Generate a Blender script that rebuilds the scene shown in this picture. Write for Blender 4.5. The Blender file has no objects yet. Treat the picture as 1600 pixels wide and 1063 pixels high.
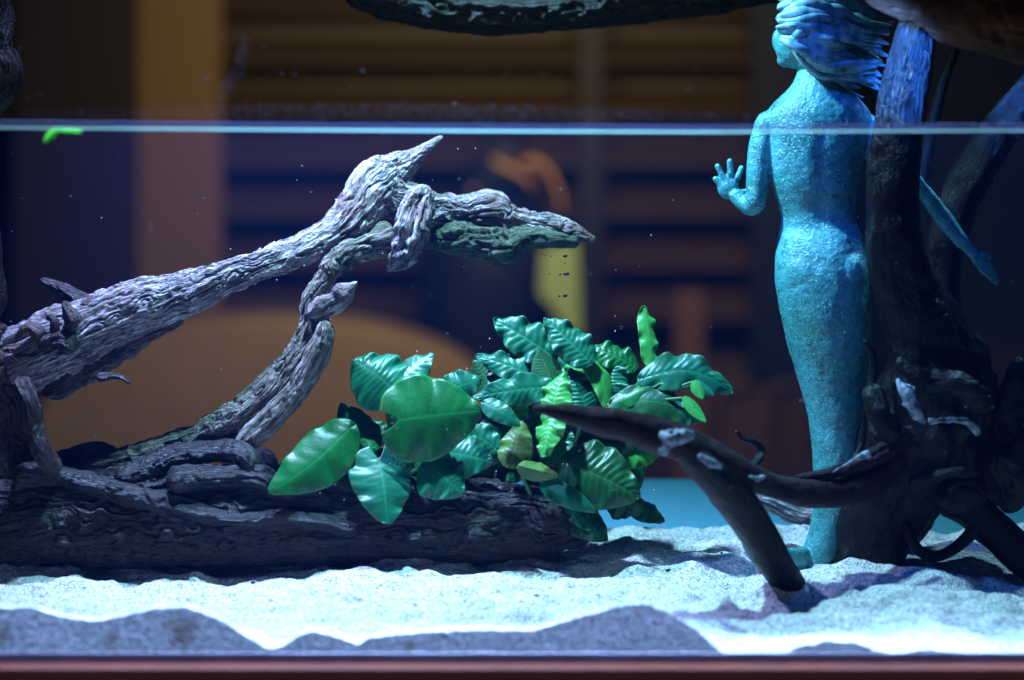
import bpy, bmesh, math, random
import numpy as np
from mathutils import Vector, Matrix
R = random.Random(7)
SC = bpy.context.scene
COL = SC.collection
FPX = 2986.0            # focal length in photo pixels
HX, HY = 800.0, 203.0   # principal point of the level camera (the eye is at the water line)

# ------------------------------------------------------------------ camera
cam_d = bpy.data.cameras.new('camera')
cam = bpy.data.objects.new('camera', cam_d)
COL.objects.link(cam)
cam.location = (0, 0, 0)
cam.rotation_euler = (math.pi / 2, 0, 0)
cam_d.sensor_width = 36
cam_d.lens = FPX / 1600 * 36
cam_d.shift_y = (HY - 531.5) / 1600
cam_d.clip_start = 0.05
cam_d.clip_end = 60
cam_d.dof.use_dof = True
cam_d.dof.focus_distance = 2.45
cam_d.dof.aperture_fstop = 1.8
SC.camera = cam

# ------------------------------------------------------------------ world, exposure
wd = bpy.data.worlds.new('World')
SC.world = wd
wd.use_nodes = True
bg = wd.node_tree.nodes['Background']
bg.inputs[0].default_value = (0.12, 0.22, 0.75, 1)
bg.inputs[1].default_value = 0.045
SC.view_settings.view_transform = 'Standard'
SC.view_settings.look = 'None'
SC.view_settings.exposure = 0.35
SC.view_settings.gamma = 1
try:
    SC.cycles.max_bounces = 6
    SC.cycles.diffuse_bounces = 3
    SC.cycles.glossy_bounces = 3
    SC.cycles.transparent_max_bounces = 16
    SC.cycles.volume_bounces = 1
    SC.cycles.use_denoising = True
    SC.cycles.sample_clamp_indirect = 4
    SC.cycles.sample_clamp_direct = 0
    SC.cycles.volume_step_rate = 1
except Exception:
    pass

def look(o, tgt):
    d = Vector(tgt) - o.location
    o.rotation_euler = d.to_track_quat('-Z', 'Y').to_euler()

def spot(name, loc, tgt, power, color, size, angle, blend=0.6):
    l = bpy.data.lights.new(name, 'SPOT')
    l.energy = power; l.color = color; l.shadow_soft_size = size
    l.spot_size = math.radians(angle); l.spot_blend = blend
    o = bpy.data.objects.new(name, l); COL.objects.link(o)
    o.location = loc; look(o, tgt)
    return o

def area(name, loc, tgt, power, color, sx, sy):
    l = bpy.data.lights.new(name, 'AREA')
    l.energy = power; l.color = color; l.shape = 'RECTANGLE'; l.size = sx; l.size_y = sy
    o = bpy.data.objects.new(name, l); COL.objects.link(o)
    o.location = loc; look(o, tgt)
    return o

spot('tank_lamp', (-0.15, 2.36, 0.62), (0.10, 2.34, -0.6), 132, (0.33, 0.74, 1.0), 0.025, 105, 1.0)
spot('tank_lamp', (-0.50, 2.42, 0.62), (-0.34, 2.46, -0.1), 185, (0.34, 0.44, 1.0), 0.03, 66, 1.0)
spot('tank_lamp', (0.12, 2.10, 0.60), (0.40, 2.42, -0.22), 20, (0.012, 0.14, 1.0), 0.03, 36, 0.8)
spot('tank_lamp', (0.375, 2.19, 0.165), (0.51, 2.36, 0.06), 24, (0.03, 0.19, 1.0), 0.012, 44, 0.7)  # narrow spot added to throw royal blue on the front trunk top
spot('tank_lamp', (0.62, 2.40, 0.30), (0.70, 2.62, 0.03), 20, (0.03, 0.17, 1.0), 0.012, 32, 1.0)  # another spot added for the blue on the rear trunk top
spot('tank_lamp', (0.92, 2.85, 0.62), (0.46, 2.20, -0.55), 46, (0.30, 0.68, 1.0), 0.02, 36, 0.8)
area('room_lamp', (0.0, 8.0, 1.15), (0.0, 12.0, 0.0), 58, (1.0, 0.86, 0.50), 3.0, 0.5)
hl = area('sand_face_fill', (0.0, 1.86, 0.25), (0.0, 2.0, -0.6), 5.4, (0.28, 0.47, 1.0), 1.9, 0.03)  # unseen strip added in front to brighten the sand face and trim
hl.data.spread = math.radians(26)
hd = area('waterline_fill', (0.0, 2.022, 0.32), (0.0, 2.020, -0.6), 1.1, (0.55, 0.85, 1.0), 1.8, 0.012)  # unseen strip added over the glass to brighten the water line
hd.data.spread = math.radians(9)

# ------------------------------------------------------------------ helpers
_rs = np.random.RandomState(3)
_perm = _rs.permutation(256).astype(np.int64)
_perm = np.concatenate([_perm, _perm, _perm])
_grad = _rs.normal(size=(256, 3)); _grad /= np.linalg.norm(_grad, axis=1)[:, None]
def pn(p):
    """gradient noise of an (n,3) array, about -1..1"""
    p = np.asarray(p, float)
    i = np.floor(p).astype(np.int64); f = p - i
    u = f * f * f * (f * (f * 6 - 15) + 10)
    i &= 255
    out = 0
    for a in (0, 1):
        for b in (0, 1):
            for c in (0, 1):
                h = _perm[_perm[_perm[i[:, 0] + a] + i[:, 1] + b] + i[:, 2] + c]
                g = (_grad[h] * (f - np.array([a, b, c]))).sum(1)
                w = (u[:, 0] if a else 1 - u[:, 0]) * (u[:, 1] if b else 1 - u[:, 1]) * (u[:, 2] if c else 1 - u[:, 2])
                out = out + w * g
    return out * 1.6
def fbm(p, o=4, lac=2.0, g=0.5):
    s = 0; a = 1
    for k in range(o):
        s = s + a * pn(p * lac ** k + 17.3 * k); a *= g
    return s
def ridged(p, o=4, g=0.5):
    s = 0; a = 1
    for k in range(o):
        s = s + a * (1 - 2 * np.abs(pn(p * 2.0 ** k + 31.7 * k))); a *= g
    return s

def P(x, y, Y):
    return Vector(((x - HX) * Y / FPX, Y, (HY - y) * Y / FPX))

def mesh_obj(name, verts, faces, mat, parent=None, smooth=True, attrs=None):
    me = bpy.data.meshes.new(name)
    me.from_pydata([tuple(v) for v in verts], [], faces)
    if smooth:
        me.polygons.foreach_set('use_smooth', [True] * len(me.polygons))
    for k, arr in (attrs or {}).items():
        at = me.attributes.new(k, 'FLOAT_VECTOR', 'POINT')
        at.data.foreach_set('vector', np.asarray(arr, np.float32).ravel())
    me.materials.append(mat)
    me.update()
    o = bpy.data.objects.new(name, me); COL.objects.link(o)
    if parent is not None:
        o.parent = parent
        o.matrix_parent_inverse = Matrix.Translation(-parent.location)
    return o

def thing(name, label, cat, loc, group=None):
    o = bpy.data.objects.new(name, None); COL.objects.link(o)
    o.location = loc; o.empty_display_size = 0.02
    return tag(o, label, cat, group)
def tag(o, label, cat, group=None, kind=None):
    o['label'] = label; o['category'] = cat
    if group: o['group'] = group
    if kind: o['kind'] = kind
    return o
def struct(o, kind='structure', label=None):
    o['kind'] = kind
    if label: o['label'] = label
    return o

def catmull(pts, n):
    """pts (k,m) -> n samples evenly spread along the curve's first three columns"""
    p = np.asarray(pts, float)
    q = np.vstack([2 * p[0] - p[1], p, 2 * p[-1] - p[-2]])
    fine = []
    for i in range(len(p) - 1):
        t = np.linspace(0, 1, 24, endpoint=(i == len(p) - 2))[:, None]
        a, b, c, d = q[i], q[i + 1], q[i + 2], q[i + 3]
        fine.append(0.5 * (2 * b + (c - a) * t + (2 * a - 5 * b + 4 * c - d) * t ** 2 + (3 * b - a - 3 * c + d) * t ** 3))
    f = np.vstack(fine)
    L = np.concatenate([[0], np.cumsum(np.linalg.norm(np.diff(f[:, :3], axis=0), axis=1))])
    s = np.linspace(0, L[-1], n)
    return np.stack([np.interp(s, L, f[:, j]) for j in range(f.shape[1])], 1), s

def tube_data(px, depth=1.0, seg=None, step=0.0028, disp=None, round_ends=True):
    """px: list of (x, y, Y, radius) in photo pixels at distance Y; returns verts, faces, grain attribute"""
    pts = []
    for x, y, Y, r in px:
        v = P(x, y, Y); pts.append((v.x, v.y, v.z, r * Y / FPX))
    L0 = sum((Vector(pts[i + 1][:3]) - Vector(pts[i][:3])).length for i in range(len(pts) - 1))
    n = max(8, int(L0 / step))
    c, s = catmull(pts, n)
    r = np.maximum(c[:, 3], 0.0006)
    if seg is None:
        seg = int(min(220, max(14, 2 * math.pi * r.max() / 0.0022)))
    ctr = c[:, :3]
    T = np.gradient(ctr, axis=0); T /= np.linalg.norm(T, axis=1)[:, None] + 1e-12
    ref = np.array([0, 1.0, 0])
    N1 = np.cross(T, ref); ln = np.linalg.norm(N1, axis=1)
    for i in range(n):
        if ln[i] < 0.15 and i: N1[i] = N1[i - 1] * ln[i - 1]; ln[i] = np.linalg.norm(N1[i])
    N1 /= np.linalg.norm(N1, axis=1)[:, None] + 1e-12
    N2 = np.cross(T, N1)
    th = np.linspace(0, 2 * math.pi, seg, endpoint=False)
    ct, st = np.cos(th), np.sin(th)
    dirs = ct[None, :, None] * N1[:, None] + depth * st[None, :, None] * N2[:, None]
    grain = np.stack([np.repeat(s[:, None], seg, 1), ct[None] * r[:, None], depth * st[None] * r[:, None]], 2)
    rr = np.repeat(r[:, None], seg, 1)
    if disp is not None:
        d = disp(grain.reshape(-1, 3), rr.ravel(), (ctr[:, None] + dirs * rr[..., None]).reshape(-1, 3)).reshape(n, seg)
        rr = rr * np.maximum(0.15, 1 + d)
    if round_ends:
        k = np.minimum(s / np.maximum(r, 1e-4), (s[-1] - s) / np.maximum(r, 1e-4))
        rr = rr * np.sqrt(np.clip(1 - (1 - np.clip(k, 0.02, 1)) ** 2, 0, 1))[:, None]
    V = (ctr[:, None] + dirs * rr[..., None]).reshape(-1, 3)
    idx = np.arange(n * seg).reshape(n, seg)
    a = idx[:-1]; b = np.roll(idx, -1, 1)[:-1]; cc = np.roll(idx, -1, 1)[1:]; d = idx[1:]
    F = np.stack([a, d, cc, b], -1).reshape(-1, 4).tolist()
    F.append(list(idx[0])); F.append(list(idx[-1][::-1]))
    q = np.array(F[:-2]); p0 = V.mean(0)
    if (np.cross(V[q[:, 1]] - V[q[:, 0]], V[q[:, 3]] - V[q[:, 0]]) * (V[q[:, 0]] - np.repeat(ctr, seg, 0)[q[:, 0]])).sum() < 0:
        F = [f[::-1] for f in F]
    return V, F, grain.reshape(-1, 3)

def merge(*datas):
    V, F, G = [], [], []
    o = 0
    for v, f, g in datas:
        V.append(v); G.append(g); F += [[i + o for i in q] for q in f]; o += len(v)
    return np.vstack(V), F, np.vstack(G)

def wood_disp(amp=0.2, rough=0.06, along=9, around=60, seed=0, lump=0.22):
    lump *= 0.85; amp *= 1.05; rough *= 0.55
    def f(g, r, w):
        q = np.stack([g[:, 0] * along, g[:, 1] * around, g[:, 2] * around], 1) + seed * 7.7
        wp = fbm(w * 26 + seed, 2)
        q = q * [0.6, 0.8, 0.8] + np.stack([0.3 * wp, 0.55 * wp, -0.45 * wp], 1)
        d = amp * (0.55 * (ridged(q, 4, 0.6) - 0.45) - 0.9 * np.clip(fbm(q * 0.8 + 40, 3) - 0.15, 0, 1) + 0.3 * fbm(q * [2.5, 0.7, 0.7] + 9, 3) - 0.7 * np.clip(1 - np.abs(pn(q * [0.7, 1.6, 1.6] + 70)) * 9, 0, 1))
        d = d + lump * fbm(w * 14 + seed, 3)
        d = d + rough * fbm(w * 150 + seed, 4, 2.1, 0.65)
        sc = np.clip(0.02 / np.maximum(r, 0.002), 0.35, 1.0)
        return d * sc
    return f
def smooth_disp(lump=0.1, rough=0.012, seed=0):
    def f(g, r, w):
        q = np.stack([g[:, 0] * 10, g[:, 1] * 50, g[:, 2] * 50], 1) + seed
        return lump * fbm(w * 18 + seed, 3) + rough * fbm(w * 160 + seed, 3) + 0.03 * ridged(q, 2)
    return f

# ------------------------------------------------------------------ node materials
class NT:
    def __init__(s, name):
        s.m = bpy.data.materials.new(name); s.m.use_nodes = True
        s.t = s.m.node_tree; s.t.nodes.clear()
        s.out = s.t.nodes.new('ShaderNodeOutputMaterial')
    def n(s, kind, **kw):
        nd = s.t.nodes.new(kind)
        for k, v in kw.items():
            if k in nd.inputs: s.set(nd, k, v)
            else: setattr(nd, k, v)
        return nd
    def set(s, nd, k, v):
        if isinstance(v, bpy.types.NodeSocket): s.t.links.new(v, nd.inputs[k])
        else: nd.inputs[k].default_value = v
    def coord(s, attr=None):
        if attr:
            return s.n('ShaderNodeAttribute', attribute_name=attr).outputs['Vector']
        return s.n('ShaderNodeTexCoord').outputs['Object']
    def mapping(s, v, scale):
        return s.n('ShaderNodeMapping', Vector=v, Scale=scale).outputs[0]
    def noise(s, v, scale, detail=4, rough=0.55, dist=0):
        return s.n('ShaderNodeTexNoise', Vector=v, Scale=scale, Detail=detail, Roughness=rough, Distortion=dist).outputs[0]
    def ramp(s, f, stops):
        r = s.n('ShaderNodeValToRGB', Fac=f)
        e = r.color_ramp.elements
        while len(e) < len(stops): e.new(0.5)
        for el, (p, c) in zip(e, stops):
            el.position = p; el.color = (*c, 1) if len(c) == 3 else c
        return r.outputs[0]
    def mix(s, f, a, b, mode='MIX'):
        nd = s.n('ShaderNodeMix', data_type='RGBA', blend_type=mode)
        for i, v in ((0, f), (6, a), (7, b)):
            if isinstance(v, bpy.types.NodeSocket): s.t.links.new(v, nd.inputs[i])
            elif i == 0: nd.inputs[0].default_value = v
            else: nd.inputs[i].default_value = (*v, 1)
        return nd.outputs[2]
    def math(s, op, a, b=0.0, c=None):
        nd = s.n('ShaderNodeMath', operation=op)
        for i, v in enumerate((a, b) if c is None else (a, b, c)):
            if isinstance(v, bpy.types.NodeSocket): s.t.links.new(v, nd.inputs[i])
            else: nd.inputs[i].default_value = v
        return nd.outputs[0]
    def bump(s, h, strength, dist, normal=None):
        b = s.n('ShaderNodeBump', Height=h, Strength=strength, Distance=dist)
        if normal is not None: s.t.links.new(normal, b.inputs['Normal'])
        return b.outputs[0]
    def principled(s, color, rough=0.6, normal=None, spec=0.5, **kw):
        b = s.n('ShaderNodeBsdfPrincipled')
        s.set(b, 'Base Color', color if isinstance(color, bpy.types.NodeSocket) else (*color, 1))
        s.set(b, 'Roughness', rough); s.set(b, 'Specular IOR Level', spec)
        for k, v in kw.items(): s.set(b, k, v)
        if normal is not None: s.t.links.new(normal, b.inputs['Normal'])
        return b.outputs[0]
    def done(s, surf=None, vol=None):
        if surf is not None: s.t.links.new(surf, s.out.inputs['Surface'])
        if vol is not None: s.t.links.new(vol, s.out.inputs['Volume'])
        return s.m

def mat_wood(name, dark, mid, pale, lo=0.35, hi=0.62, rough=0.75, spec=0.3, bump=0.8, tint=None, around=340):
    t = NT(name)
    g = t.coord('grain'); w = t.coord()
    gm = t.mapping(g, (14, around / 4, around / 4))
    n1 = t.noise(gm, 3.0, 6, 0.65, 0.4)
    n2 = t.noise(w, 22, 4, 0.6)
    n3 = t.noise(w, 260, 3, 0.6)
    n4 = t.noise(t.mapping(g, (18, around, around)), 3.0, 5, 0.7, 0.3)
    v = t.math('ADD', t.math('ADD', t.math('MULTIPLY', n1, 0.4), t.math('MULTIPLY', n2, 0.25)), t.math('MULTIPLY', n4, 0.35))
    ck = t.math('ABSOLUTE', t.math('SUBTRACT', t.noise(t.mapping(g, (4, around * 0.3, around * 0.3)), 2.0, 3, 0.55, 0.3), 0.5))
    ckm = t.ramp(ck, [(0.0, (1, 1, 1)), (0.022, (0.7, 0.7, 0.7)), (0.06, (0, 0, 0))])
    c = t.ramp(v, [(lo, dark), ((lo + hi) / 2, mid), (hi, pale)])
    c = t.mix(t.math('MULTIPLY', n3, 0.35), c, dark)
    c = t.mix(t.math('MULTIPLY', ckm, 0.85), c, dark)
    if tint:
        k = t.ramp(t.noise(w, 16, 3, 0.6), [(0.52, (0, 0, 0)), (0.66, (1, 1, 1))])
        c = t.mix(t.math('MULTIPLY', k, 0.7), c, tint)
    nb = t.bump(n1, bump, 0.005)
    nb = t.bump(n4, bump, 0.0035, nb)
    nb = t.bump(t.math('SUBTRACT', 1.0, ckm), bump, 0.004, nb)
    nb = t.bump(n3, 0.6, 0.002, nb)
    return t.done(t.principled(c, rough, nb, spec))

M = {}
M['wood_grey'] = mat_wood('weathered grey driftwood', (0.035, 0.025, 0.025), (0.29, 0.23, 0.23), (0.72, 0.64, 0.64), 0.38, 0.57, tint=(0.2, 0.11, 0.1))
M['wood_tan'] = mat_wood('weathered tan driftwood', (0.035, 0.025, 0.018), (0.2, 0.16, 0.125), (0.48, 0.42, 0.36), 0.38, 0.58)
M['wood_dark'] = mat_wood('waterlogged dark driftwood', (0.005, 0.002, 0.0018), (0.015, 0.006, 0.005), (0.065, 0.03, 0.026), 0.40, 0.68, 0.45, 0.5)
M['wood_stump'] = mat_wood('stained stump wood', (0.008, 0.003, 0.0026), (0.04, 0.014, 0.012), (0.22, 0.10, 0.095), 0.34, 0.68, 0.4, 0.5, tint=(0.2, 0.09, 0.085))
M['wood_algae'] = mat_wood('algae covered wood', (0.03, 0.045, 0.02), (0.075, 0.10, 0.055), (0.16, 0.19, 0.12), 0.34, 0.66)
M['root'] = mat_wood('smooth dark root wood', (0.0016, 0.0005, 0.0006), (0.007, 0.0019, 0.0022), (0.034, 0.010, 0.012), 0.36, 0.74, 0.30, 0.2, 0.35)
M['root_wet_glint'] = mat_wood('paler wood with highlights above the water', (0.003, 0.002, 0.003), (0.014, 0.012, 0.014), (0.15, 0.14, 0.15), 0.42, 0.64, 0.28, 0.6, 0.8)  # wood above water, tone also raised to carry its blue highlights
M['root_purple'] = mat_wood('purplish root wood', (0.006, 0.0016, 0.0022), (0.022, 0.006, 0.009), (0.075, 0.024, 0.034), 0.34, 0.72, 0.5, 0.14, 0.35)

def mat_film():
    t = NT('pale biofilm'); w = t.coord()
    c = t.ramp(t.noise(w, 90, 4), [(0.35, (0.06, 0.06, 0.08)), (0.65, (0.42, 0.46, 0.54))])
    return t.done(t.principled(c, 0.8, t.bump(t.noise(w, 260, 4), 0.8, 0.002), 0.2))
M['film'] = mat_film()

def mat_sand():
    t = NT('pale aquarium sand'); w = t.coord()
    g = t.math('ADD', t.math('MULTIPLY', t.noise(w, 560, 2, 0.7), 0.5), t.math('MULTIPLY', t.noise(w, 230, 3, 0.75), 0.5))
    c = t.ramp(g, [(0.38, (0.07, 0.065, 0.065)), (0.455, (0.34, 0.32, 0.31)), (0.52, (0.52, 0.5, 0.48)), (0.62, (0.76, 0.74, 0.72))])
    p = t.noise(w, 11, 4, 0.6)
    c = t.mix(t.ramp(p, [(0.45, (0, 0, 0)), (0.75, (0.5, 0.5, 0.5))]), c, (0.36, 0.33, 0.31))
    for px, py, rad in ((285, 988, 0.030), (175, 1000, 0.014), (5, 995, 0.016), (640, 1010, 0.012), (1180, 1030, 0.02)):
        p3 = P(px, py, 2.012)
        dist = t.n('ShaderNodeVectorMath', operation='DISTANCE'); t.t.links.new(w, dist.inputs[0]); dist.inputs[1].default_value = p3
        k = t.math('SUBTRACT', 1.0, t.math('DIVIDE', dist.outputs['Value'], rad))
        k = t.math('ADD', k, t.math('MULTIPLY', t.math('SUBTRACT', t.noise(w, 120, 4, 0.7), 0.5), 1.6))
        c = t.mix(t.math('MULTIPLY', t.ramp(k, [(0.2, (0, 0, 0)), (0.9, (1, 1, 1))]), 0.65), c, (0.12, 0.06, 0.012))
    v = t.n('ShaderNodeTexVoronoi', Vector=w, Scale=330).outputs['Distance']
    h = t.math('ADD', g, t.math('MULTIPLY', v, 0.6))
    nb = t.bump(h, 0.9, 0.0022)
    nb = t.bump(t.noise(w, 130, 4, 0.6), 0.6, 0.004, nb)
    return t.done(t.principled(c, 0.85, nb, 0.25))
M['sand'] = mat_sand()

def mat_statue():
    t = NT('verdigris painted statue'); w = t.coord()
    n = t.noise(w, 9, 5, 0.6)
    c = t.ramp(n, [(0.3, (0.02, 0.18, 0.125)), (0.5, (0.04, 0.27, 0.27)), (0.7, (0.12, 0.46, 0.50))])
    d = t.noise(w, 70, 5, 0.7)
    c = t.mix(t.ramp(d, [(0.5, (0, 0, 0)), (0.68, (0.75, 0.75, 0.75))]), c, (0.008, 0.065, 0.06))
    v = t.n('ShaderNodeTexVoronoi', Vector=w, Scale=190).outputs['Distance']
    sp = t.ramp(v, [(0.16, (1, 1, 1)), (0.24, (0, 0, 0))])
    gate = t.ramp(t.noise(w, 16, 5, 0.7), [(0.46, (0, 0, 0)), (0.60, (1, 1, 1))])
    sp2 = t.mix(1.0, sp, gate, 'MULTIPLY')
    c = t.mix(sp2, c, (0.42, 0.62, 0.60))  # pale specks: deposits, plus wet sparkle put into the colour
    c = t.mix(t.ramp(t.noise(w, 380, 2, 0.7), [(0.54, (0, 0, 0)), (0.68, (0.5, 0.5, 0.5))]), c, (0.22, 0.55, 0.58))
    nb = t.bump(t.noise(w, 330, 3, 0.7), 0.8, 0.0022)
    nb = t.bump(t.noise(w, 75, 3, 0.55), 0.28, 0.004, nb)
    nb = t.bump(sp2, 0.5, 0.002, nb)
    return t.done(t.principled(c, 0.24, nb, 0.8))
M['statue'] = mat_statue()

def mat_hair():
    t = NT('pale turquoise hair'); w = t.coord()
    c = t.ramp(t.noise(w, 60, 5, 0.65), [(0.35, (0.05, 0.2, 0.24)), (0.5, (0.2, 0.44, 0.5)), (0.66, (0.42, 0.62, 0.68))])
    nb = t.bump(t.noise(w, 330, 3, 0.7), 0.6, 0.002)
    return t.done(t.principled(c, 0.24, nb, 0.8))
M['hair'] = mat_hair()
def mat_leaf(name, base, light, edge, rough=0.42):
    t = NT(name)
    uv = t.n('ShaderNodeAttribute', attribute_name='leafuv')
    sep = t.n('ShaderNodeSeparateXYZ', Vector=uv.outputs['Vector'])
    u, v, ph = sep.outputs[0], sep.outputs[1], sep.outputs[2]
    av = t.math('ABSOLUTE', v)
    w = t.coord()
    n = t.noise(w, 35, 4, 0.6)
    c = t.mix(t.ramp(n, [(0.3, (0, 0, 0)), (0.7, (1, 1, 1))]), base, light)
    vein = t.math('ABSOLUTE', t.math('SINE', t.math('MULTIPLY', t.math('SUBTRACT', u, t.math('MULTIPLY', av, 0.16)), ph)))
    vm = t.ramp(vein, [(0.02, (0.35, 0.35, 0.35)), (0.16, (0, 0, 0))])
    c = t.mix(vm, c, edge)
    mid = t.ramp(av, [(0.0, (0.9, 0.9, 0.9)), (0.06, (0, 0, 0))])
    c = t.mix(mid, c, edge)
    rim = t.ramp(av, [(0.93, (0, 0, 0)), (1.0, (0.8, 0.8, 0.8))])
    c = t.mix(rim, c, edge)
    spots = t.ramp(t.noise(w, 150, 3, 0.7), [(0.62, (0, 0, 0)), (0.74, (0.5, 0.5, 0.5))])
    c = t.mix(spots, c, (0.02, 0.05, 0.015))
    brown = t.math('MULTIPLY', t.ramp(av, [(0.72, (0, 0, 0)), (1.0, (1, 1, 1))]), t.ramp(t.noise(w, 70, 4, 0.7), [(0.5, (0, 0, 0)), (0.62, (1, 1, 1))]))
    c = t.mix(t.math('MULTIPLY', brown, 0.75), c, (0.10, 0.075, 0.02))
    nb = t.bump(t.noise(w, 120, 3), 0.25, 0.002)
    s = t.principled(c, rough - 0.05, nb, 0.42)
    tr = t.n('ShaderNodeBsdfTranslucent'); t.t.links.new(c, tr.inputs['Color'])
    mx = t.n('ShaderNodeMixShader'); mx.inputs[0].default_value = 0.3
    t.t.links.new(s, mx.inputs[1]); t.t.links.new(tr.outputs[0], mx.inputs[2])
    return t.done(mx.outputs[0])
M['leaf_green'] = mat_leaf('glossy mid green leaf', (0.002, 0.085, 0.016), (0.006, 0.16, 0.03), (0.012, 0.22, 0.045))
M['leaf_teal'] = mat_leaf('blue green leaf', (0.003, 0.10, 0.045), (0.008, 0.17, 0.08), (0.02, 0.24, 0.11))
M['leaf_lime'] = mat_leaf('young lime green leaf', (0.03, 0.26, 0.04), (0.07, 0.4, 0.07), (0.13, 0.5, 0.13))
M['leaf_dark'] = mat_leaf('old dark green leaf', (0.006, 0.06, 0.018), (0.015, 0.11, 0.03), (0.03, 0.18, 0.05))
M['leaf_olive'] = mat_leaf('olive leaf', (0.05, 0.13, 0.02), (0.1, 0.2, 0.035), (0.16, 0.28, 0.07))
def mat_plain(name, col, rough=0.6, spec=0.4, scale=30, var=0.3, bump=0.0, **kw):
    t = NT(name); w = t.coord()
    n = t.noise(w, scale, 5, 0.6)
    c = t.mix(t.ramp(n, [(0.3, (0, 0, 0)), (0.7, (1, 1, 1))]), tuple(x * (1 - var) for x in col), tuple(min(1, x * (1 + var)) for x in col))
    nb = t.bump(n, bump, 0.004) if bump else None
    return t.done(t.principled(c, rough, nb, spec, **kw))
M['stalk'] = mat_plain('green stalk', (0.03, 0.12, 0.03), 0.5)

def mat_panel(name, a, b, sc=(30, 30, 1.5), rough=0.5):
    t = NT(name); w = t.mapping(t.coord(), sc)
    c = t.mix(t.noise(w, 2, 5, 0.6, 0.6), a, b)
    return t.done(t.principled(c, rough, None, 0.3))

# ------------------------------------------------------------------ the tank: sand, water, glass, frame
LIP = [(-400, 960), (-200, 940), (0, 950), (50, 949), (90, 962), (150, 970), (200, 960), (240, 950), (290, 948), (340, 965), (400, 1003), (418, 1014), (440, 1010),
       (470, 990), (490, 985), (530, 996), (558, 1006), (580, 995), (640, 989), (740, 984), (830, 985), (900, 965), (975, 945), (1010, 944), (1040, 955),
       (1090, 985), (1130, 1022), (1150, 1034), (1210, 1034), (1240, 1012), (1290, 1002), (1340, 1005), (1390, 1022), (1420, 1018), (1450, 1014), (1520, 1022),
       (1580, 1037), (1620, 1037), (1800, 1010), (2000, 1000)]
YF = 2.012
def sand_z(X, Y):
    X = np.asarray(X, float); Y = np.asarray(Y, float)
    w = np.stack([X, Y, 0 * X], 1)
    base = -0.556 + 0.012 * np.clip((Y - 2.45) / 0.2, -1, 1) * 0
    base = base + 0.012 * fbm(w * 7.0 + 3.1, 3) + 0.012 * fbm(w * [12, 22, 1] + 9, 3) + 0.0012 * fbm(w * 110, 2)
    px = X * FPX / Y + HX
    lx = np.array([p[0] for p in LIP], float); ly = np.array([p[1] for p in LIP], float)
    lip = (HY - np.interp(X * FPX / YF + HX, lx, ly)) * YF / FPX
    k = np.clip((Y - YF) / 0.10, 0, 1)
    k = 1 - k * k * (3 - 2 * k)
    z = base * (1 - k) + (lip + 0.0012 * fbm(w * 110, 2)) * k
    for cx, cy, Yc, rad, h in ((1200, 950, 2.235, 0.05, -0.016), (1330, 960, 2.2, 0.075, 0.014), (1470, 955, 2.2, 0.06, 0.010), (1120, 930, 2.25, 0.05, 0.006),
                               (970, 832, 2.62, 0.035, 0.012), (1245, 928, 2.30, 0.03, 0.006), (1120, 836, 2.62, 0.10, 0.008), (1370, 885, 2.36, 0.09, 0.016), (600, 875, 2.36, 0.16, 0.012), (40, 872, 2.44, 0.10, 0.010), (300, 890, 2.40, 0.18, -0.008)):
        X0 = (cx - HX) * Yc / FPX
        z = z + h * np.exp(-(((X - X0) / rad) ** 2 + ((Y - Yc) / (rad * 0.8)) ** 2))
    return z
def build_sand():
    nx, ny = 620, 300
    xs = np.linspace(-0.86, 0.86, nx)
    ys = YF + (2.66 - YF) * np.linspace(0, 1, ny) ** 1.35
    gx, gy = np.meshgrid(xs, ys)
    z = sand_z(gx.ravel(), gy.ravel()).reshape(ny, nx)
    V = [np.stack([gx, gy, z], 2).reshape(-1, 3)]
    idx = np.arange(nx * ny).reshape(ny, nx)
    F = np.stack([idx[:-1, :-1], idx[:-1, 1:], idx[1:, 1:], idx[1:, :-1]], -1).reshape(-1, 4).tolist()
    n0 = nx * ny
    # the front, back and side faces down to the tank floor, pressed flat against the glass
    rims = [idx[0], idx[:, -1], idx[-1][::-1], idx[:, 0][::-1]]
    for rim in rims:
        flat = V[0][rim]
        low = flat.copy(); low[:, 2] = -0.600
        top = flat.copy()
        V.append(top); V.append(low); k = len(rim)
        a = n0 + np.arange(k); b = a + k
        F += np.stack([a[:-1], b[:-1], b[1:], a[1:]], -1).tolist()
        n0 += 2 * k
    o = mesh_obj('sand', np.vstack(V), F, M['sand'])
    struct(o, label='pale aquarium sand heaped in low dunes against the front glass')
build_sand()

def box_data(x0, x1, y0, y1, z0, z1):
    V = [(x, y, z) for x in (x0, x1) for y in (y0, y1) for z in (z0, z1)]
    F = [(0, 1, 3, 2), (4, 6, 7, 5), (0, 4, 5, 1), (2, 3, 7, 6), (0, 2, 6, 4), (1, 5, 7, 3)]
    return V, F
def box_obj(name, b, mat, parent=None, bev=0.0):
    V, F = box_data(*b)
    o = mesh_obj(name, V, F, mat, parent, smooth=False)
    if bev:
        m = o.modifiers.new('bevel', 'BEVEL'); m.width = bev; m.segments = 3
    return o

tw = NT('slightly blue water')
wv = tw.n('ShaderNodeVolumeScatter', Density=0.024, Anisotropy=0.2)
wv.inputs['Color'].default_value = (0.04, 0.26, 1.0, 1)
wo = box_obj('water', (-0.862, 0.862, 2.0085, 2.664, -0.602, -0.001), tw.done(None, wv.outputs[0]))
struct(wo, label='clear water filling the tank up to the meniscus line')

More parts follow.
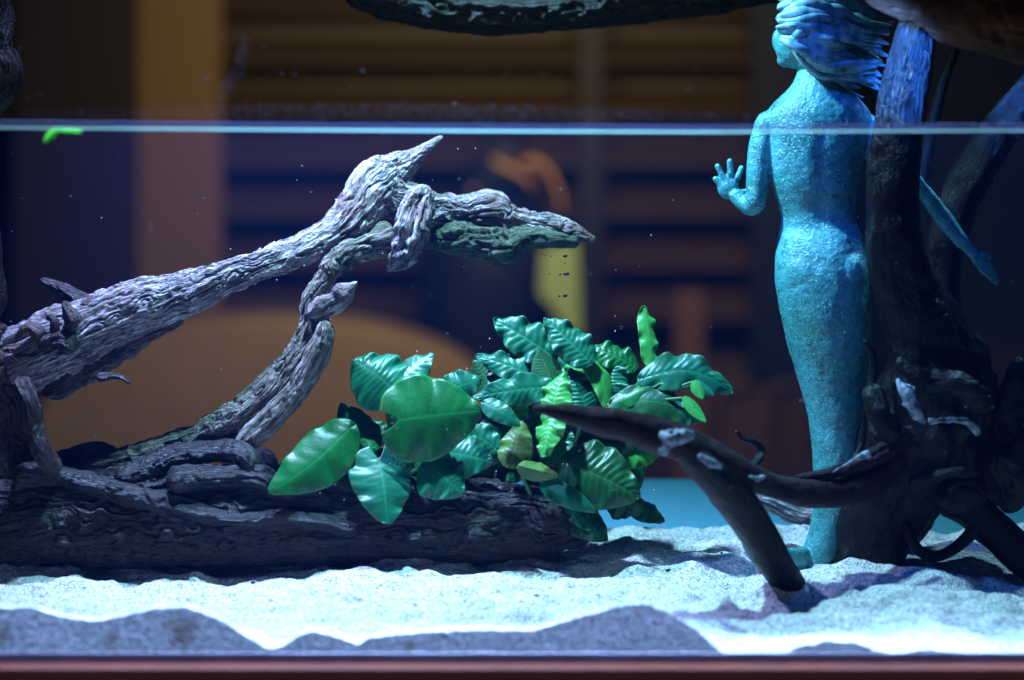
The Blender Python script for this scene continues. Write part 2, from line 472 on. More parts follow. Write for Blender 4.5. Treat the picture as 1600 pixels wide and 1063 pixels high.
tg = NT('clear glass')
tb = tg.n('ShaderNodeBsdfTransparent'); tb.inputs[0].default_value = (0.975, 0.985, 0.985, 1)
glass = tg.done(tb.outputs[0])
tank = thing('aquarium', 'glass aquarium with a red brown bottom trim behind its clear front pane', 'aquarium', (0, 2.0, -0.61))
box_obj('front_glass', (-0.90, 0.90, 1.998, 2.008, -0.603, 0.30), glass, tank)
box_obj('back_glass', (-0.90, 0.90, 2.665, 2.675, -0.603, 0.30), glass, tank)
trim_m = mat_plain('red brown varnished trim', (0.085, 0.014, 0.006), 0.6, 0.2, 20, 0.2)
ztrim = (HY - 1037) * 1.99 / FPX
box_obj('bottom_trim', (-0.92, 0.92, 1.972, 1.994, -0.66, ztrim), trim_m, tank, 0.003)
seam_m = mat_plain('dark silicone seam', (0.07, 0.045, 0.07), 0.3, 0.6, 25, 0.25)
box_obj('silicone_seam', (-0.90, 0.90, 1.9945, 1.9975, -0.64, (HY - 1020) * 1.996 / FPX), seam_m, tank, 0.001)

# the water line on the inside of the front glass: a bright bead and two thin ones above it, glint put into their colour
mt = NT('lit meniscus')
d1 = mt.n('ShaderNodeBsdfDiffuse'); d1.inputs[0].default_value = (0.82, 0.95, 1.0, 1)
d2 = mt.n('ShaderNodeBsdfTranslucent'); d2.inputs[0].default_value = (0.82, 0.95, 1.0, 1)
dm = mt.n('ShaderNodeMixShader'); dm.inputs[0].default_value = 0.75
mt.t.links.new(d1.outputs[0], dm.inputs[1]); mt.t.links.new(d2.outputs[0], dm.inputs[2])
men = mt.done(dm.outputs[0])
mt = NT('thin violet meniscus glint')
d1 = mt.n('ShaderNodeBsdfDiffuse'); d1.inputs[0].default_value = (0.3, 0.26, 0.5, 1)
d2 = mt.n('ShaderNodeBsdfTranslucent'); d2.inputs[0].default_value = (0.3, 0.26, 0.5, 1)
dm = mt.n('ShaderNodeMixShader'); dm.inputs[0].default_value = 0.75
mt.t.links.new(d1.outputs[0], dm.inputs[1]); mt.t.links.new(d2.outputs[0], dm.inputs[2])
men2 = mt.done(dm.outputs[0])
def line_px(dy, r, x0=-150, x1=1750, Y=2.0115):
    out = []
    for x in np.linspace(x0, x1, 24):
        y = np.interp(x, [0, 640, 1100, 1600], [199.5, 204.5, 206.5, 204]) + dy
        out.append((x, y, Y, r))
    return tube_data(out, 0.5, 10, 0.004, None, False)
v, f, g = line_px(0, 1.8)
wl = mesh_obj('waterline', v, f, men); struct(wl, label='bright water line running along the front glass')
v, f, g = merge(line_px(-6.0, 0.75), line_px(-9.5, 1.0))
wl2 = mesh_obj('waterline_violet', v, f, men2); struct(wl2, label='thin violet lines just above the bright water line')

# ------------------------------------------------------------------ the long driftwood with its arch
YL = 2.45
wood = thing('driftwood', 'pale weathered driftwood log with a forked arching branch, lying on the sand', 'driftwood', P(300, 870, YL))
def limb(name, px, mat, parent, disp=None, depth=1.0, label=None, **kw):
    v, f, g = tube_data(px, depth, disp=disp or wood_disp(), **kw)
    o = mesh_obj(name, v, f, M[mat] if isinstance(mat, str) else mat, parent, attrs={'grain': g})
    if label: o['label'] = label
    return o
def L(pts, Y=YL): return [(x, y, Y, r) if len(q) == 0 else (x, y, q[0], r) for x, y, r, *q in pts]

# the waterlogged base log
limb('base_log', L([(-120, 806, 78), (0, 806, 80), (100, 802, 78), (200, 805, 78), (300, 808, 76), (400, 808, 74), (500, 812, 69), (600, 818, 66), (700, 818, 63), (790, 816, 58), (870, 816, 46), (935, 820, 20)]),
     'wood_dark', wood, wood_disp(0.3, 0.05, 6, 42, 1, 0.28), 1.15, 'dark waterlogged base log', seg=340, step=0.002)
v, f, g = merge(*[tube_data(L(a), 1.0, disp=wood_disp(0.28, 0.05, 7, 50, 2 + i, 0.3)) for i, a in enumerate((
    [(180, 750, 16, 2.40), (240, 728, 20, 2.42), (300, 710, 19, 2.42), (345, 704, 16, 2.42), (385, 715, 17, 2.40), (400, 760, 18, 2.40)],
    [(260, 752, 18, 2.38), (330, 744, 18, 2.40), (400, 744, 17, 2.395), (440, 768, 15, 2.395), (520, 786, 12, 2.40)],
    [(20, 740, 18, 2.39), (100, 745, 15, 2.395), (170, 765, 16, 2.39), (260, 790, 17, 2.388), (360, 812, 14, 2.388), (470, 812, 14, 2.38), (560, 830, 12, 2.39)],
    [(430, 735, 14, 2.43), (480, 752, 18, 2.42), (540, 760, 16, 2.42), (620, 775, 14, 2.42)],
    [(70, 730, 14, 2.46), (130, 712, 16, 2.46), (165, 704, 10, 2.46), (200, 730, 14, 2.46)],
    [(385, 712, 16, 2.5), (410, 725, 20, 2.5), (430, 740, 14, 2.5)]))])
o = mesh_obj('knotty_ridge', v, f, M['wood_dark'], wood, attrs={'grain': g}); o['label'] = 'knotty dark ridges along the log'
# stump and the part of it that rises out of the frame
limb('stump', L([(-75, 470, 50), (-60, 540, 72), (-25, 590, 70), (5, 640, 52), (8, 690, 54), (10, 740, 62), (30, 800, 55)]), 'wood_stump', wood, wood_disp(0.3, 0.07, 8, 60, 9, 0.25), 0.9, 'stained reddish brown stump')
limb('stump_root', L([(28, 590, 16, 2.38), (46, 630, 14, 2.37), (52, 670, 15, 2.37), (66, 705, 16, 2.37), (90, 740, 14, 2.38)]), 'wood_stump', wood, wood_disp(0.25, 0.06, 8, 60, 11, 0.2))
limb('upright_trunk', L([(-14, -30, 24), (-2, 15, 22), (-12, 45, 34), (-26, 85, 46), (-16, 118, 48), (-42, 150, 52), (-62, 200, 50), (-66, 280, 54), (-60, 360, 56), (-52, 440, 56), (-40, 520, 60)]), 'wood_dark', wood, wood_disp(0.18, 0.05, 8, 60, 12, 0.15), 0.9, 'dark upright trunk rising out of the water')
# the rising branch
limb('rising_branch', L([(-20, 588, 46), (40, 560, 53), (100, 532, 53), (160, 503, 45), (220, 480, 40), (290, 458, 33), (345, 438, 25), (400, 417, 22), (460, 395, 23, 2.47), (520, 366, 26, 2.49), (560, 326, 35, 2.51), (590, 288, 38, 2.53), (622, 262, 25, 2.54), (655, 240, 11, 2.54), (692, 213, 3, 2.54)]),
     'wood_grey', wood, wood_disp(0.24, 0.06, 7, 60, 21, 0.2), 0.85, 'pale grey rising branch', seg=300, step=0.0016)
limb('branch_underside', L([(60, 610, 36, 2.47), (110, 575, 34, 2.47), (170, 545, 28, 2.47), (230, 515, 20, 2.47), (290, 490, 12, 2.47)]), 'wood_stump', wood, wood_disp(0.3, 0.08, 8, 60, 22, 0.3))
limb('branch_tip', L([(575, 300, 24, 2.53), (620, 312, 36, 2.54), (670, 332, 30, 2.55), (720, 336, 30, 2.56), (770, 330, 30, 2.56), (802, 348, 22, 2.56), (850, 352, 20, 2.56), (890, 364, 15, 2.56), (931, 376, 4, 2.56)]), 'wood_grey', wood, wood_disp(0.32, 0.10, 8, 70, 23, 0.34), 0.9, 'pale grey tip reaching sideways', seg=200, step=0.0016)
limb('algae_slab', L([(650, 378, 10, 2.55), (700, 370, 22, 2.545), (745, 376, 25, 2.54), (788, 384, 24, 2.54), (825, 372, 16, 2.54), (870, 374, 12, 2.55), (905, 380, 7, 2.55)]), 'wood_algae', wood, wood_disp(0.35, 0.1, 12, 60, 24, 0.45), 1.3, 'greenish algae covered underside')
limb('hanging_knob', L([(668, 290, 16, 2.51), (652, 320, 25, 2.505), (644, 352, 27, 2.50), (634, 386, 23, 2.50), (618, 412, 14, 2.50), (604, 424, 5, 2.50)]), 'wood_grey', wood, wood_disp(0.34, 0.12, 9, 60, 25, 0.5))
limb('cross_stub', L([(618, 368, 26, 2.52), (575, 382, 24, 2.50), (535, 400, 24, 2.48), (512, 432, 14, 2.46)]), 'wood_tan', wood, wood_disp(0.3, 0.08, 9, 60, 26, 0.35))
limb('broken_stub', L([(480, 492, 10, 2.43), (500, 482, 13, 2.43), (524, 470, 12, 2.43), (538, 458, 14, 2.43), (550, 448, 7, 2.43), (558, 440, 2, 2.43)]), 'wood_grey', wood, wood_disp(0.5, 0.3, 10, 60, 27, 0.95))
limb('arch_branch', L([(520, 405, 13), (505, 440, 15), (492, 470, 20), (490, 512, 24), (470, 560, 30), (438, 605, 35), (398, 642, 35), (350, 668, 29), (290, 695, 25), (210, 720, 22), (120, 738, 16)]), 'wood_tan', wood, wood_disp(0.24, 0.06, 7, 60, 28, 0.2), 0.9, 'tan arching branch', seg=200, step=0.0016)
limb('arch_sliver', L([(508, 500, 12, 2.42), (502, 540, 17, 2.42), (470, 600, 17, 2.42), (425, 655, 18, 2.42), (385, 690, 15, 2.42), (372, 725, 12, 2.42)]), 'wood_tan', wood, wood_disp(0.26, 0.06, 7, 60, 29, 0.2))
limb('spur', L([(63, 435, 3), (80, 446, 10), (108, 460, 13), (140, 484, 16)]), 'wood_stump', wood, wood_disp(0.2, 0.06, 8, 70, 30, 0.2))
for i, a in enumerate(([(22, 530, 4), (45, 512, 8), (66, 530, 12)], [(72, 492, 4), (84, 500, 7), (86, 522, 9)], [(100, 470, 5), (108, 490, 10), (120, 510, 14)], [(60, 545, 12), (90, 532, 12), (120, 545, 18)], [(150, 590, 8), (185, 588, 5), (205, 600, 3)])):
    limb('splinter', L([(x, y, r, 2.41) for x, y, r in a]), 'wood_stump', wood, wood_disp(0.3, 0.1, 9, 60, 31 + i, 0.3))

# ------------------------------------------------------------------ the dark root wood with its foreground branch
root = thing('root_wood', 'dark smooth root with two upright trunks and a branch crossing in front of the sand', 'driftwood', P(1420, 880, 2.40))
sd = smooth_disp
limb('trunk', [(1447, -30, 2.36, 24), (1440, 20, 2.36, 27), (1424, 90, 2.36, 33), (1408, 170, 2.36, 36), (1398, 250, 2.36, 41), (1394, 330, 2.36, 42), (1400, 400, 2.36, 43), (1416, 460, 2.37, 50), (1444, 520, 2.38, 64), (1462, 580, 2.39, 82), (1455, 640, 2.40, 90), (1425, 710, 2.41, 86), (1392, 780, 2.42, 70), (1364, 850, 2.42, 55), (1356, 900, 2.42, 56), (1352, 930, 2.42, 56)], 'root', root, sd(0.12, 0.012, 1), 0.9, seg=160)
limb('trunk_top', [(1448, -40, 2.352, 25), (1440, 20, 2.352, 28), (1424, 90, 2.352, 34), (1412, 150, 2.352, 36), (1404, 204, 2.354, 39)], 'root_wet_glint', root, wood_disp(0.14, 0.04, 8, 60, 45, 0.12), 0.9, 'wet trunk top above the water', round_ends=False)
limb('trunk_top', [(1650, 80, 2.61, 18), (1610, 140, 2.61, 23), (1564, 204, 2.61, 29.5)], 'root_wet_glint', root, wood_disp(0.14, 0.04, 8, 60, 46, 0.12), 1.0, 'wet top of the rear trunk', round_ends=False)
limb('root_mass', [(1520, 560, 2.44, 25), (1520, 610, 2.44, 60), (1540, 680, 2.44, 78), (1545, 730, 2.44, 66), (1545, 770, 2.44, 34), (1535, 795, 2.44, 12)], 'root', root, wood_disp(0.28, 0.03, 8, 40, 40, 0.4), 0.9)
limb('root_leg', [(1460, 765, 2.42, 36), (1510, 790, 2.41, 30), (1552, 828, 2.40, 28), (1600, 872, 2.39, 29), (1650, 910, 2.38, 30)], 'root', root, sd(0.12, 0.01, 2))
limb('root_loop', [(1415, 815, 2.38, 7), (1425, 845, 2.37, 8), (1445, 866, 2.37, 9), (1475, 866, 2.38, 9), (1512, 840, 2.39, 10), (1540, 800, 2.40, 14)], 'root', root, sd(0.1, 0.01, 4))
limb('stub', [(1592, 557, 2.38, 10), (1588, 590, 2.38, 17), (1572, 640, 2.39, 25), (1550, 690, 2.40, 36)], 'root', root, sd(0.15, 0.02, 5))
limb('rear_trunk', [(1650, 85, 2.62, 18), (1610, 140, 2.62, 22), (1572, 190, 2.62, 28), (1535, 245, 2.62, 32), (1502, 300, 2.62, 32), (1480, 370, 2.62, 30), (1472, 440, 2.62, 27), (1480, 520, 2.6, 28), (1500, 600, 2.55, 34)], 'root', root, sd(0.1, 0.012, 6))
limb('rear_twig', [(1505, 50, 2.66, 7), (1480, 110, 2.66, 8), (1458, 190, 2.66, 9), (1440, 290, 2.66, 10)], 'root', root, sd(0.1, 0.012, 7))
limb('front_branch', [(832, 638, 2.13, 6), (850, 640, 2.13, 10), (880, 646, 2.14, 14), (930, 657, 2.16, 21), (985, 668, 2.18, 25), (1035, 682, 2.20, 27), (1085, 700, 2.22, 27), (1140, 728, 2.24, 23), (1190, 753, 2.27, 20), (1250, 770, 2.30, 21), (1310, 771, 2.33, 22), (1350, 757, 2.35, 24), (1400, 718, 2.37, 27), (1460, 690, 2.38, 28), (1540, 674, 2.39, 28)], 'root_purple', root, sd(0.16, 0.02, 8), 0.95, 'purplish branch reaching forward', seg=110)
limb('branch_leg', [(1050, 690, 2.205, 15), (1100, 728, 2.22, 26), (1145, 775, 2.24, 31), (1182, 832, 2.265, 29), (1212, 880, 2.285, 26), (1240, 922, 2.30, 24), (1255, 950, 2.30, 25)], 'root', root, sd(0.08, 0.012, 9), seg=90)
limb('upper_branch', [(1240, 748, 2.31, 4), (1285, 742, 2.32, 9), (1335, 728, 2.34, 12), (1390, 698, 2.35, 15), (1440, 668, 2.36, 17), (1500, 660, 2.37, 20), (1545, 680, 2.38, 20)], 'root_purple', root, wood_disp(0.22, 0.06, 9, 60, 41, 0.25))
limb('grey_twig', [(1125, 768, 2.52, 5), (1160, 772, 2.52, 9), (1200, 784, 2.52, 12), (1245, 804, 2.52, 12), (1290, 808, 2.5, 11), (1350, 806, 2.48, 11)], 'wood_grey', root, wood_disp(0.25, 0.05, 9, 60, 42, 0.25), label='grey twig behind the statue')
limb('curled_tendril', [(1148, 672, 2.30, 2.5), (1160, 684, 2.30, 5), (1180, 692, 2.30, 6), (1190, 706, 2.30, 7), (1182, 722, 2.29, 7), (1165, 735, 2.28, 8)], 'root', root, sd(0.1, 0.01, 10))
limb('thin_twig', [(1350, 530, 2.36, 5), (1366, 570, 2.36, 6), (1352, 640, 2.35, 4), (1348, 690, 2.35, 4), (1325, 735, 2.34, 5)], 'root', root, sd(0.2, 0.02, 11))
v, f, g = merge(*[tube_data(a, 0.8, disp=wood_disp(0.3, 0.06, 9, 50, 50 + i, 0.4)) for i, a in enumerate((
    [(1400, 560, 2.33, 10), (1440, 590, 2.32, 18), (1500, 600, 2.32, 18), (1550, 640, 2.33, 22)],
    [(1360, 600, 2.35, 14), (1375, 650, 2.33, 16), (1400, 690, 2.33, 16)],
    [(1420, 760, 2.34, 14), (1480, 740, 2.33, 10), (1530, 738, 2.33, 6)],
    [(1560, 700, 2.34, 26), (1585, 760, 2.35, 26), (1570, 800, 2.36, 20)],
    [(1470, 800, 2.35, 20), (1500, 770, 2.35, 24), (1540, 780, 2.35, 18)]))])
o = mesh_obj('knotted_root', v, f, M['root'], root, attrs={'grain': g})
def film(pxs, seed, r):
    for i, a in enumerate(pxs):
        v, f, g = tube_data([(x, y, Y, q * 0.75) for x, y, Y, q in a], 0.6, 40, 0.0012, disp=wood_disp(0.9, 0.5, 20, 160, seed + i, 1.6))
        o = mesh_obj('biofilm', v, f, M['film'], root, attrs={'grain': g})
        o['label'] = 'whitish film on the dark wood'
film([[(1030, 678, 2.17, 4), (1045, 684, 2.165, 11), (1062, 682, 2.165, 9), (1085, 680, 2.17, 4)], [(1030, 708, 2.17, 6), (1042, 700, 2.165, 9), (1050, 688, 2.165, 8)], [(1090, 712, 2.185, 3), (1110, 722, 2.185, 5), (1128, 732, 2.19, 3)], [(1168, 744, 2.225, 3), (1182, 748, 2.225, 7), (1196, 744, 2.23, 3)]], 60, 1)
film([[(1402, 592, 2.30, 3), (1410, 608, 2.295, 7), (1422, 622, 2.295, 8), (1430, 645, 2.295, 6), (1445, 662, 2.30, 4)], [(1410, 600, 2.295, 3), (1430, 610, 2.295, 4)], [(1450, 660, 2.325, 4), (1480, 655, 2.32, 6), (1515, 660, 2.325, 6), (1530, 680, 2.33, 5)], [(1300, 738, 2.315, 3), (1330, 722, 2.315, 5), (1360, 708, 2.32, 4)]], 70, 1)

# ------------------------------------------------------------------ the statue
def remesh(datas, voxel, name, smooth=4):
    V, F, G = merge(*[(v, f, np.zeros_like(v)) for v, f in datas])
    me = bpy.data.meshes.new('tmp'); me.from_pydata([tuple(v) for v in V], [], F)
    o = bpy.data.objects.new('tmp', me); COL.objects.link(o)
    m = o.modifiers.new('r', 'REMESH'); m.mode = 'VOXEL'; m.voxel_size = voxel
    s = o.modifiers.new('s', 'SMOOTH'); s.iterations = smooth; s.factor = 0.5
    dg = bpy.context.evaluated_depsgraph_get(); dg.update()
    out = bpy.data.meshes.new_from_object(o.evaluated_get(dg))
    bpy.data.objects.remove(o)
    out.name = name
    out.polygons.foreach_set('use_smooth', [True] * len(out.polygons))
    return out
YS = 2.46
def section(secs, depth, seg=48):
    """stack of ellipses: (y, x centre, half width, Y offset, depth ratio)"""
    a = np.array(secs, float)
    n = 160
    y = np.linspace(a[0, 0], a[-1, 0], n)
    k = [np.interp(y, a[:, 0], a[:, j]) for j in range(1, 5)]
    for q in range(len(k)):
        kk = np.concatenate([[k[q][0]] * 4, k[q], [k[q][-1]] * 4])
        k[q] = np.convolve(kk, np.ones(9) / 9, 'valid')
    th = np.linspace(0, 2 * math.pi, seg, endpoint=False)
    V = []
    for i in range(n):
        Y = YS + k[2][i]
        s = YS / FPX
        cx = (k[0][i] - HX) * s; cz = (HY - y[i]) * s; r = k[1][i] * s
        for t in th:
            c, q = math.cos(t), math.sin(t)
            V.append((cx + r * c, Y + r * k[3][i] * q, cz))
    idx = np.arange(n * seg).reshape(n, seg)
    F = np.stack([idx[:-1], idx[1:], np.roll(idx, -1, 1)[1:], np.roll(idx, -1, 1)[:-1]], -1).reshape(-1, 4)[:, ::-1].tolist()
    F.append(list(idx[0])); F.append(list(idx[-1][::-1]))
    return np.array(V), F
def tb(px, depth=1.0, step=0.002, seg=20):
    v, f, g = tube_data(px, depth, seg, step)
    return v, f
def S(pts): return [(x, y, YS + (q[0] if q else 0), r) for x, y, r, *q in pts]
def ball(x, y, dY, rx, ry, rd, seg=24):
    s = YS / FPX
    V = []; c = P(x, y, YS)
    for i in range(seg + 1):
        a = math.pi * i / seg
        for j in range(seg * 2):
            b = math.pi * j / seg
            V.append((c.x + rx * s * math.sin(a) * math.cos(b), c.y + dY + rd * s * math.sin(a) * math.sin(b), c.z + ry * s * math.cos(a)))
    idx = np.arange((seg + 1) * seg * 2).reshape(seg + 1, seg * 2)
    F = np.stack([idx[:-1], np.roll(idx, -1, 1)[:-1], np.roll(idx, -1, 1)[1:], idx[1:]], -1).reshape(-1, 4)[:, ::-1].tolist()
    return np.array(V), F
body = section([(95, 1272, 24, 0, 0.95), (118, 1274, 27, 0, 0.9), (135, 1278, 40, 0, 0.75), (150, 1280, 58, 0, 0.68), (166, 1278, 78, 0, 0.62), (182, 1277, 88, 0, 0.6), (205, 1278, 84, 0, 0.64), (250, 1272, 75, 0, 0.7),
                (300, 1274, 66, 0, 0.75), (335, 1278, 56, 0, 0.66), (360, 1282, 62, 0, 0.72), (385, 1283, 71, 0, 0.78), (430, 1285, 75, 0, 0.85), (480, 1289, 72, 0, 0.88), (530, 1294, 66, 0, 0.9),
                (580, 1301, 58, 0, 0.92), (640, 1309, 48, 0, 0.95), (700, 1309, 39, 0, 0.95), (760, 1305, 34, 0, 0.95), (810, 1302, 32, 0, 0.95), (850, 1289, 31, 0, 0.9), (885, 1268, 29, -0.004, 0.8), (905, 1255, 24, -0.008, 0.8)], 0.6)
parts = [body]
# the spine and shoulder blades are only hinted at; the buttocks swell towards the viewer
parts += [ball(1262, 425, -0.018, 42, 48, 36), ball(1312, 425, -0.018, 40, 48, 36)]
parts += [ball(1248, 215, -0.014, 30, 46, 22), ball(1310, 215, -0.014, 30, 46, 22)]
# arms
parts.append(tb(S([(1215, 178, 22), (1200, 200, 22), (1188, 240, 20), (1184, 285, 18), (1180, 315, 17), (1172, 323, 14, 0.006), (1160, 316, 13, 0.012), (1150, 306, 12, 0.016), (1144, 296, 13, 0.018)])))
parts.append(tb(S([(1343, 180, 22), (1355, 205, 20), (1362, 235, 17, 0.01), (1385, 258, 15, 0.03), (1420, 276, 13, 0.05), (1440, 296, 12, 0.055), (1470, 335, 14, 0.06), (1498, 372, 12, 0.06), (1515, 390, 9, 0.06), (1528, 402, 10, 0.06)])))
# the raised hand: palm, four spread fingers and a thumb
parts.append(ball(1140, 294, 0.018, 17, 19, 8))
for a in ([(1130, 294, 6), (1122, 285, 5), (1115, 276, 4.4)], [(1133, 284, 6), (1126, 270, 5), (1119, 256, 4.4)], [(1141, 279, 6), (1141, 264, 5), (1140, 248, 4.4)],
          [(1149, 283, 6), (1155, 271, 5), (1160, 258, 4.4)], [(1150, 302, 7), (1161, 300, 5.2), (1171, 296, 4.2)]):
    parts.append(tb(S([(x, y, r, 0.018) for x, y, r in a]), 1.0, 0.001, 16))
# the lowered hand: palm with fingers trailing down
parts.append(tb(S([(1520, 395, 9, 0.06), (1530, 405, 12, 0.06), (1540, 415, 11, 0.06)]), 0.6, 0.001))
for a in ([(1530, 408, 5), (1540, 424, 4.6), (1550, 438, 3.6), (1556, 444, 2.6)], [(1536, 408, 5), (1547, 424, 4.6), (1557, 440, 3.6), (1561, 446, 2.6)], [(1541, 408, 4.6), (1550, 420, 4.2), (1559, 436, 3.2)],
          [(1526, 408, 4.5), (1533, 420, 4.2), (1541, 431, 3)], [(1534, 396, 4.5), (1543, 400, 4), (1549, 406, 3)]):
    parts.append(tb(S([(x, y, r, 0.06) for x, y, r in a]), 1.0, 0.001, 14))
# head, turned so the cheek and jaw show on one side
parts += [ball(1265, 45, 0.0, 48, 58, 50), ball(1246, 72, 0.012, 33, 36, 40), ball(1232, 92, 0.016, 15, 14, 24), ball(1219, 62, 0.028, 8, 18, 12), ball(1262, 92, 0.0, 24, 24, 26)]
# tail flukes spreading on the sand
parts.append(tb(S([(1262, 872, 24, -0.01), (1240, 874, 17, -0.03), (1214, 872, 19, -0.045), (1190, 866, 20, -0.05), (1170, 854, 11, -0.05), (1160, 845, 4, -0.05)]), 0.6))
parts.append(tb(S([(1262, 872, 22, 0), (1290, 884, 22, 0.03), (1320, 880, 20, 0.06), (1345, 868, 12, 0.09)]), 0.8))
bm_me = remesh(parts, 0.0013, 'statue_body', 4)
n = len(bm_me.vertices)
co = np.empty(n * 3); bm_me.vertices.foreach_get('co', co); co = co.reshape(-1, 3)
no = np.empty(n * 3); bm_me.vertices.foreach_get('normal', no); no = no.reshape(-1, 3)
# a shallow groove down the spine
s_ = YS / FPX
sx = (1277 - HX) * s_; zt, zb = (HY - 190) * s_, (HY - 370) * s_
back = np.clip(-no[:, 1], 0, 1)
groove = np.exp(-((co[:, 0] - sx) / (12 * s_)) ** 2) * back * np.clip((zt - co[:, 2]) / 0.02, 0, 1) * np.clip((co[:, 2] - zb) / 0.02, 0, 1)
d = 0.0008 * fbm(co * 40, 3) + 0.00025 * fbm(co * 150, 3) - 0.0022 * groove
co = co + no * d[:, None]
bm_me.vertices.foreach_set('co', co.ravel()); bm_me.update()
statue = bpy.data.objects.new('mermaid_statue', bm_me); COL.objects.link(statue)
bm_me.materials.append(M['statue'])
tag(statue, 'turquoise mermaid statue seen from behind, standing on the sand with one hand raised', 'statue')
hair_px = []
rh = random.Random(11)
for (x0, y0), (x1, y1), (x2, y2), r, dY in (
    ((1214, 14), (1262, 0), (1340, 8), 13, -0.034), ((1212, 30), (1262, 24), (1345, 40), 13, -0.044), ((1213, 46), (1266, 46), (1350, 66), 13, -0.046), ((1216, 0), (1266, -22), (1340, -26), 15, -0.024), ((1218, 58), (1262, 70), (1330, 98), 12, -0.044), ((1222, 22), (1270, 10), (1350, 28), 12, -0.04),
    ((1238, 12), (1300, -14), (1372, 0), 11, -0.01), ((1240, 20), (1310, 4), (1380, 30), 12, -0.02), ((1238, 28), (1300, 22), (1388, 44), 11, -0.03),
    ((1234, 36), (1300, 38), (1390, 70), 12, -0.035), ((1230, 44), (1290, 52), (1378, 60), 12, -0.038), ((1228, 52), (1290, 70), (1330, 75), 15, -0.042),
    ((1232, 58), (1280, 88), (1340, 88), 14, -0.042), ((1236, 66), (1290, 104), (1372, 104), 13, -0.036), ((1240, 76), (1285, 112), (1365, 128), 13, -0.03),
    ((1244, 84), (1290, 120), (1345, 138), 10, -0.02), ((1270, 30), (1330, 56), (1386, 88), 12, -0.02), ((1280, 60), (1330, 92), (1378, 120), 13, -0.012),
    ((1270, 84), (1320, 112), (1374, 136), 11, 0.0), ((1280, 10), (1330, -6), (1384, 12), 12, 0.0), ((1290, 30), (1340, 30), (1392, 52), 12, 0.012), ((1285, 70), (1335, 84), (1380, 98), 14, 0.02),
    ((1236, 4), (1290, -30), (1350, -30), 14, 0.0), ((1240, 30), (1280, 18), (1330, 18), 14, -0.03), ((1236, 48), (1262, 44), (1318, 52), 13, -0.045), ((1246, 0), (1290, -22), (1362, -14), 12, -0.02)):
    for rep in range(2):
        jx, jy, je = (0, 0, 0) if rep == 0 else (rh.uniform(-6, 8), rh.uniform(-9, 9), rh.uniform(-14, 14))
        q = r * (1.0 if rep == 0 else rh.uniform(0.45, 0.7)); e = dY - 0.004 * rep
        w4 = [rh.uniform(-4, 4) for _ in range(3)]
        hair_px.append(tube_data(S([(x0 + jx * 0.3, y0 + jy * 0.5, q * 0.5, e * 0.8), ((x0 + x1) / 2 + jx, (y0 + y1) / 2 + w4[0] + jy, q * 0.9, e), (x1 + jx, y1 + w4[1] + jy, q, e), ((x1 + x2) / 2, (y1 + y2) / 2 + w4[2] + (jy + je) / 2, q * 0.75, e * 0.8),
                                    (x2 * 0.8 + x1 * 0.2, y2 * 0.8 + y1 * 0.2 + je, q * 0.45, e * 0.6), (x2 + abs(jx), y2 + je * 1.3, 1.5, e * 0.5)]), 0.7, 16, 0.0022, lambda g, r, w: 0.14 * fbm(w * 60, 2)))
v, f, g = merge(*hair_px)
h = mesh_obj('hair', v, f, M['hair'], statue)

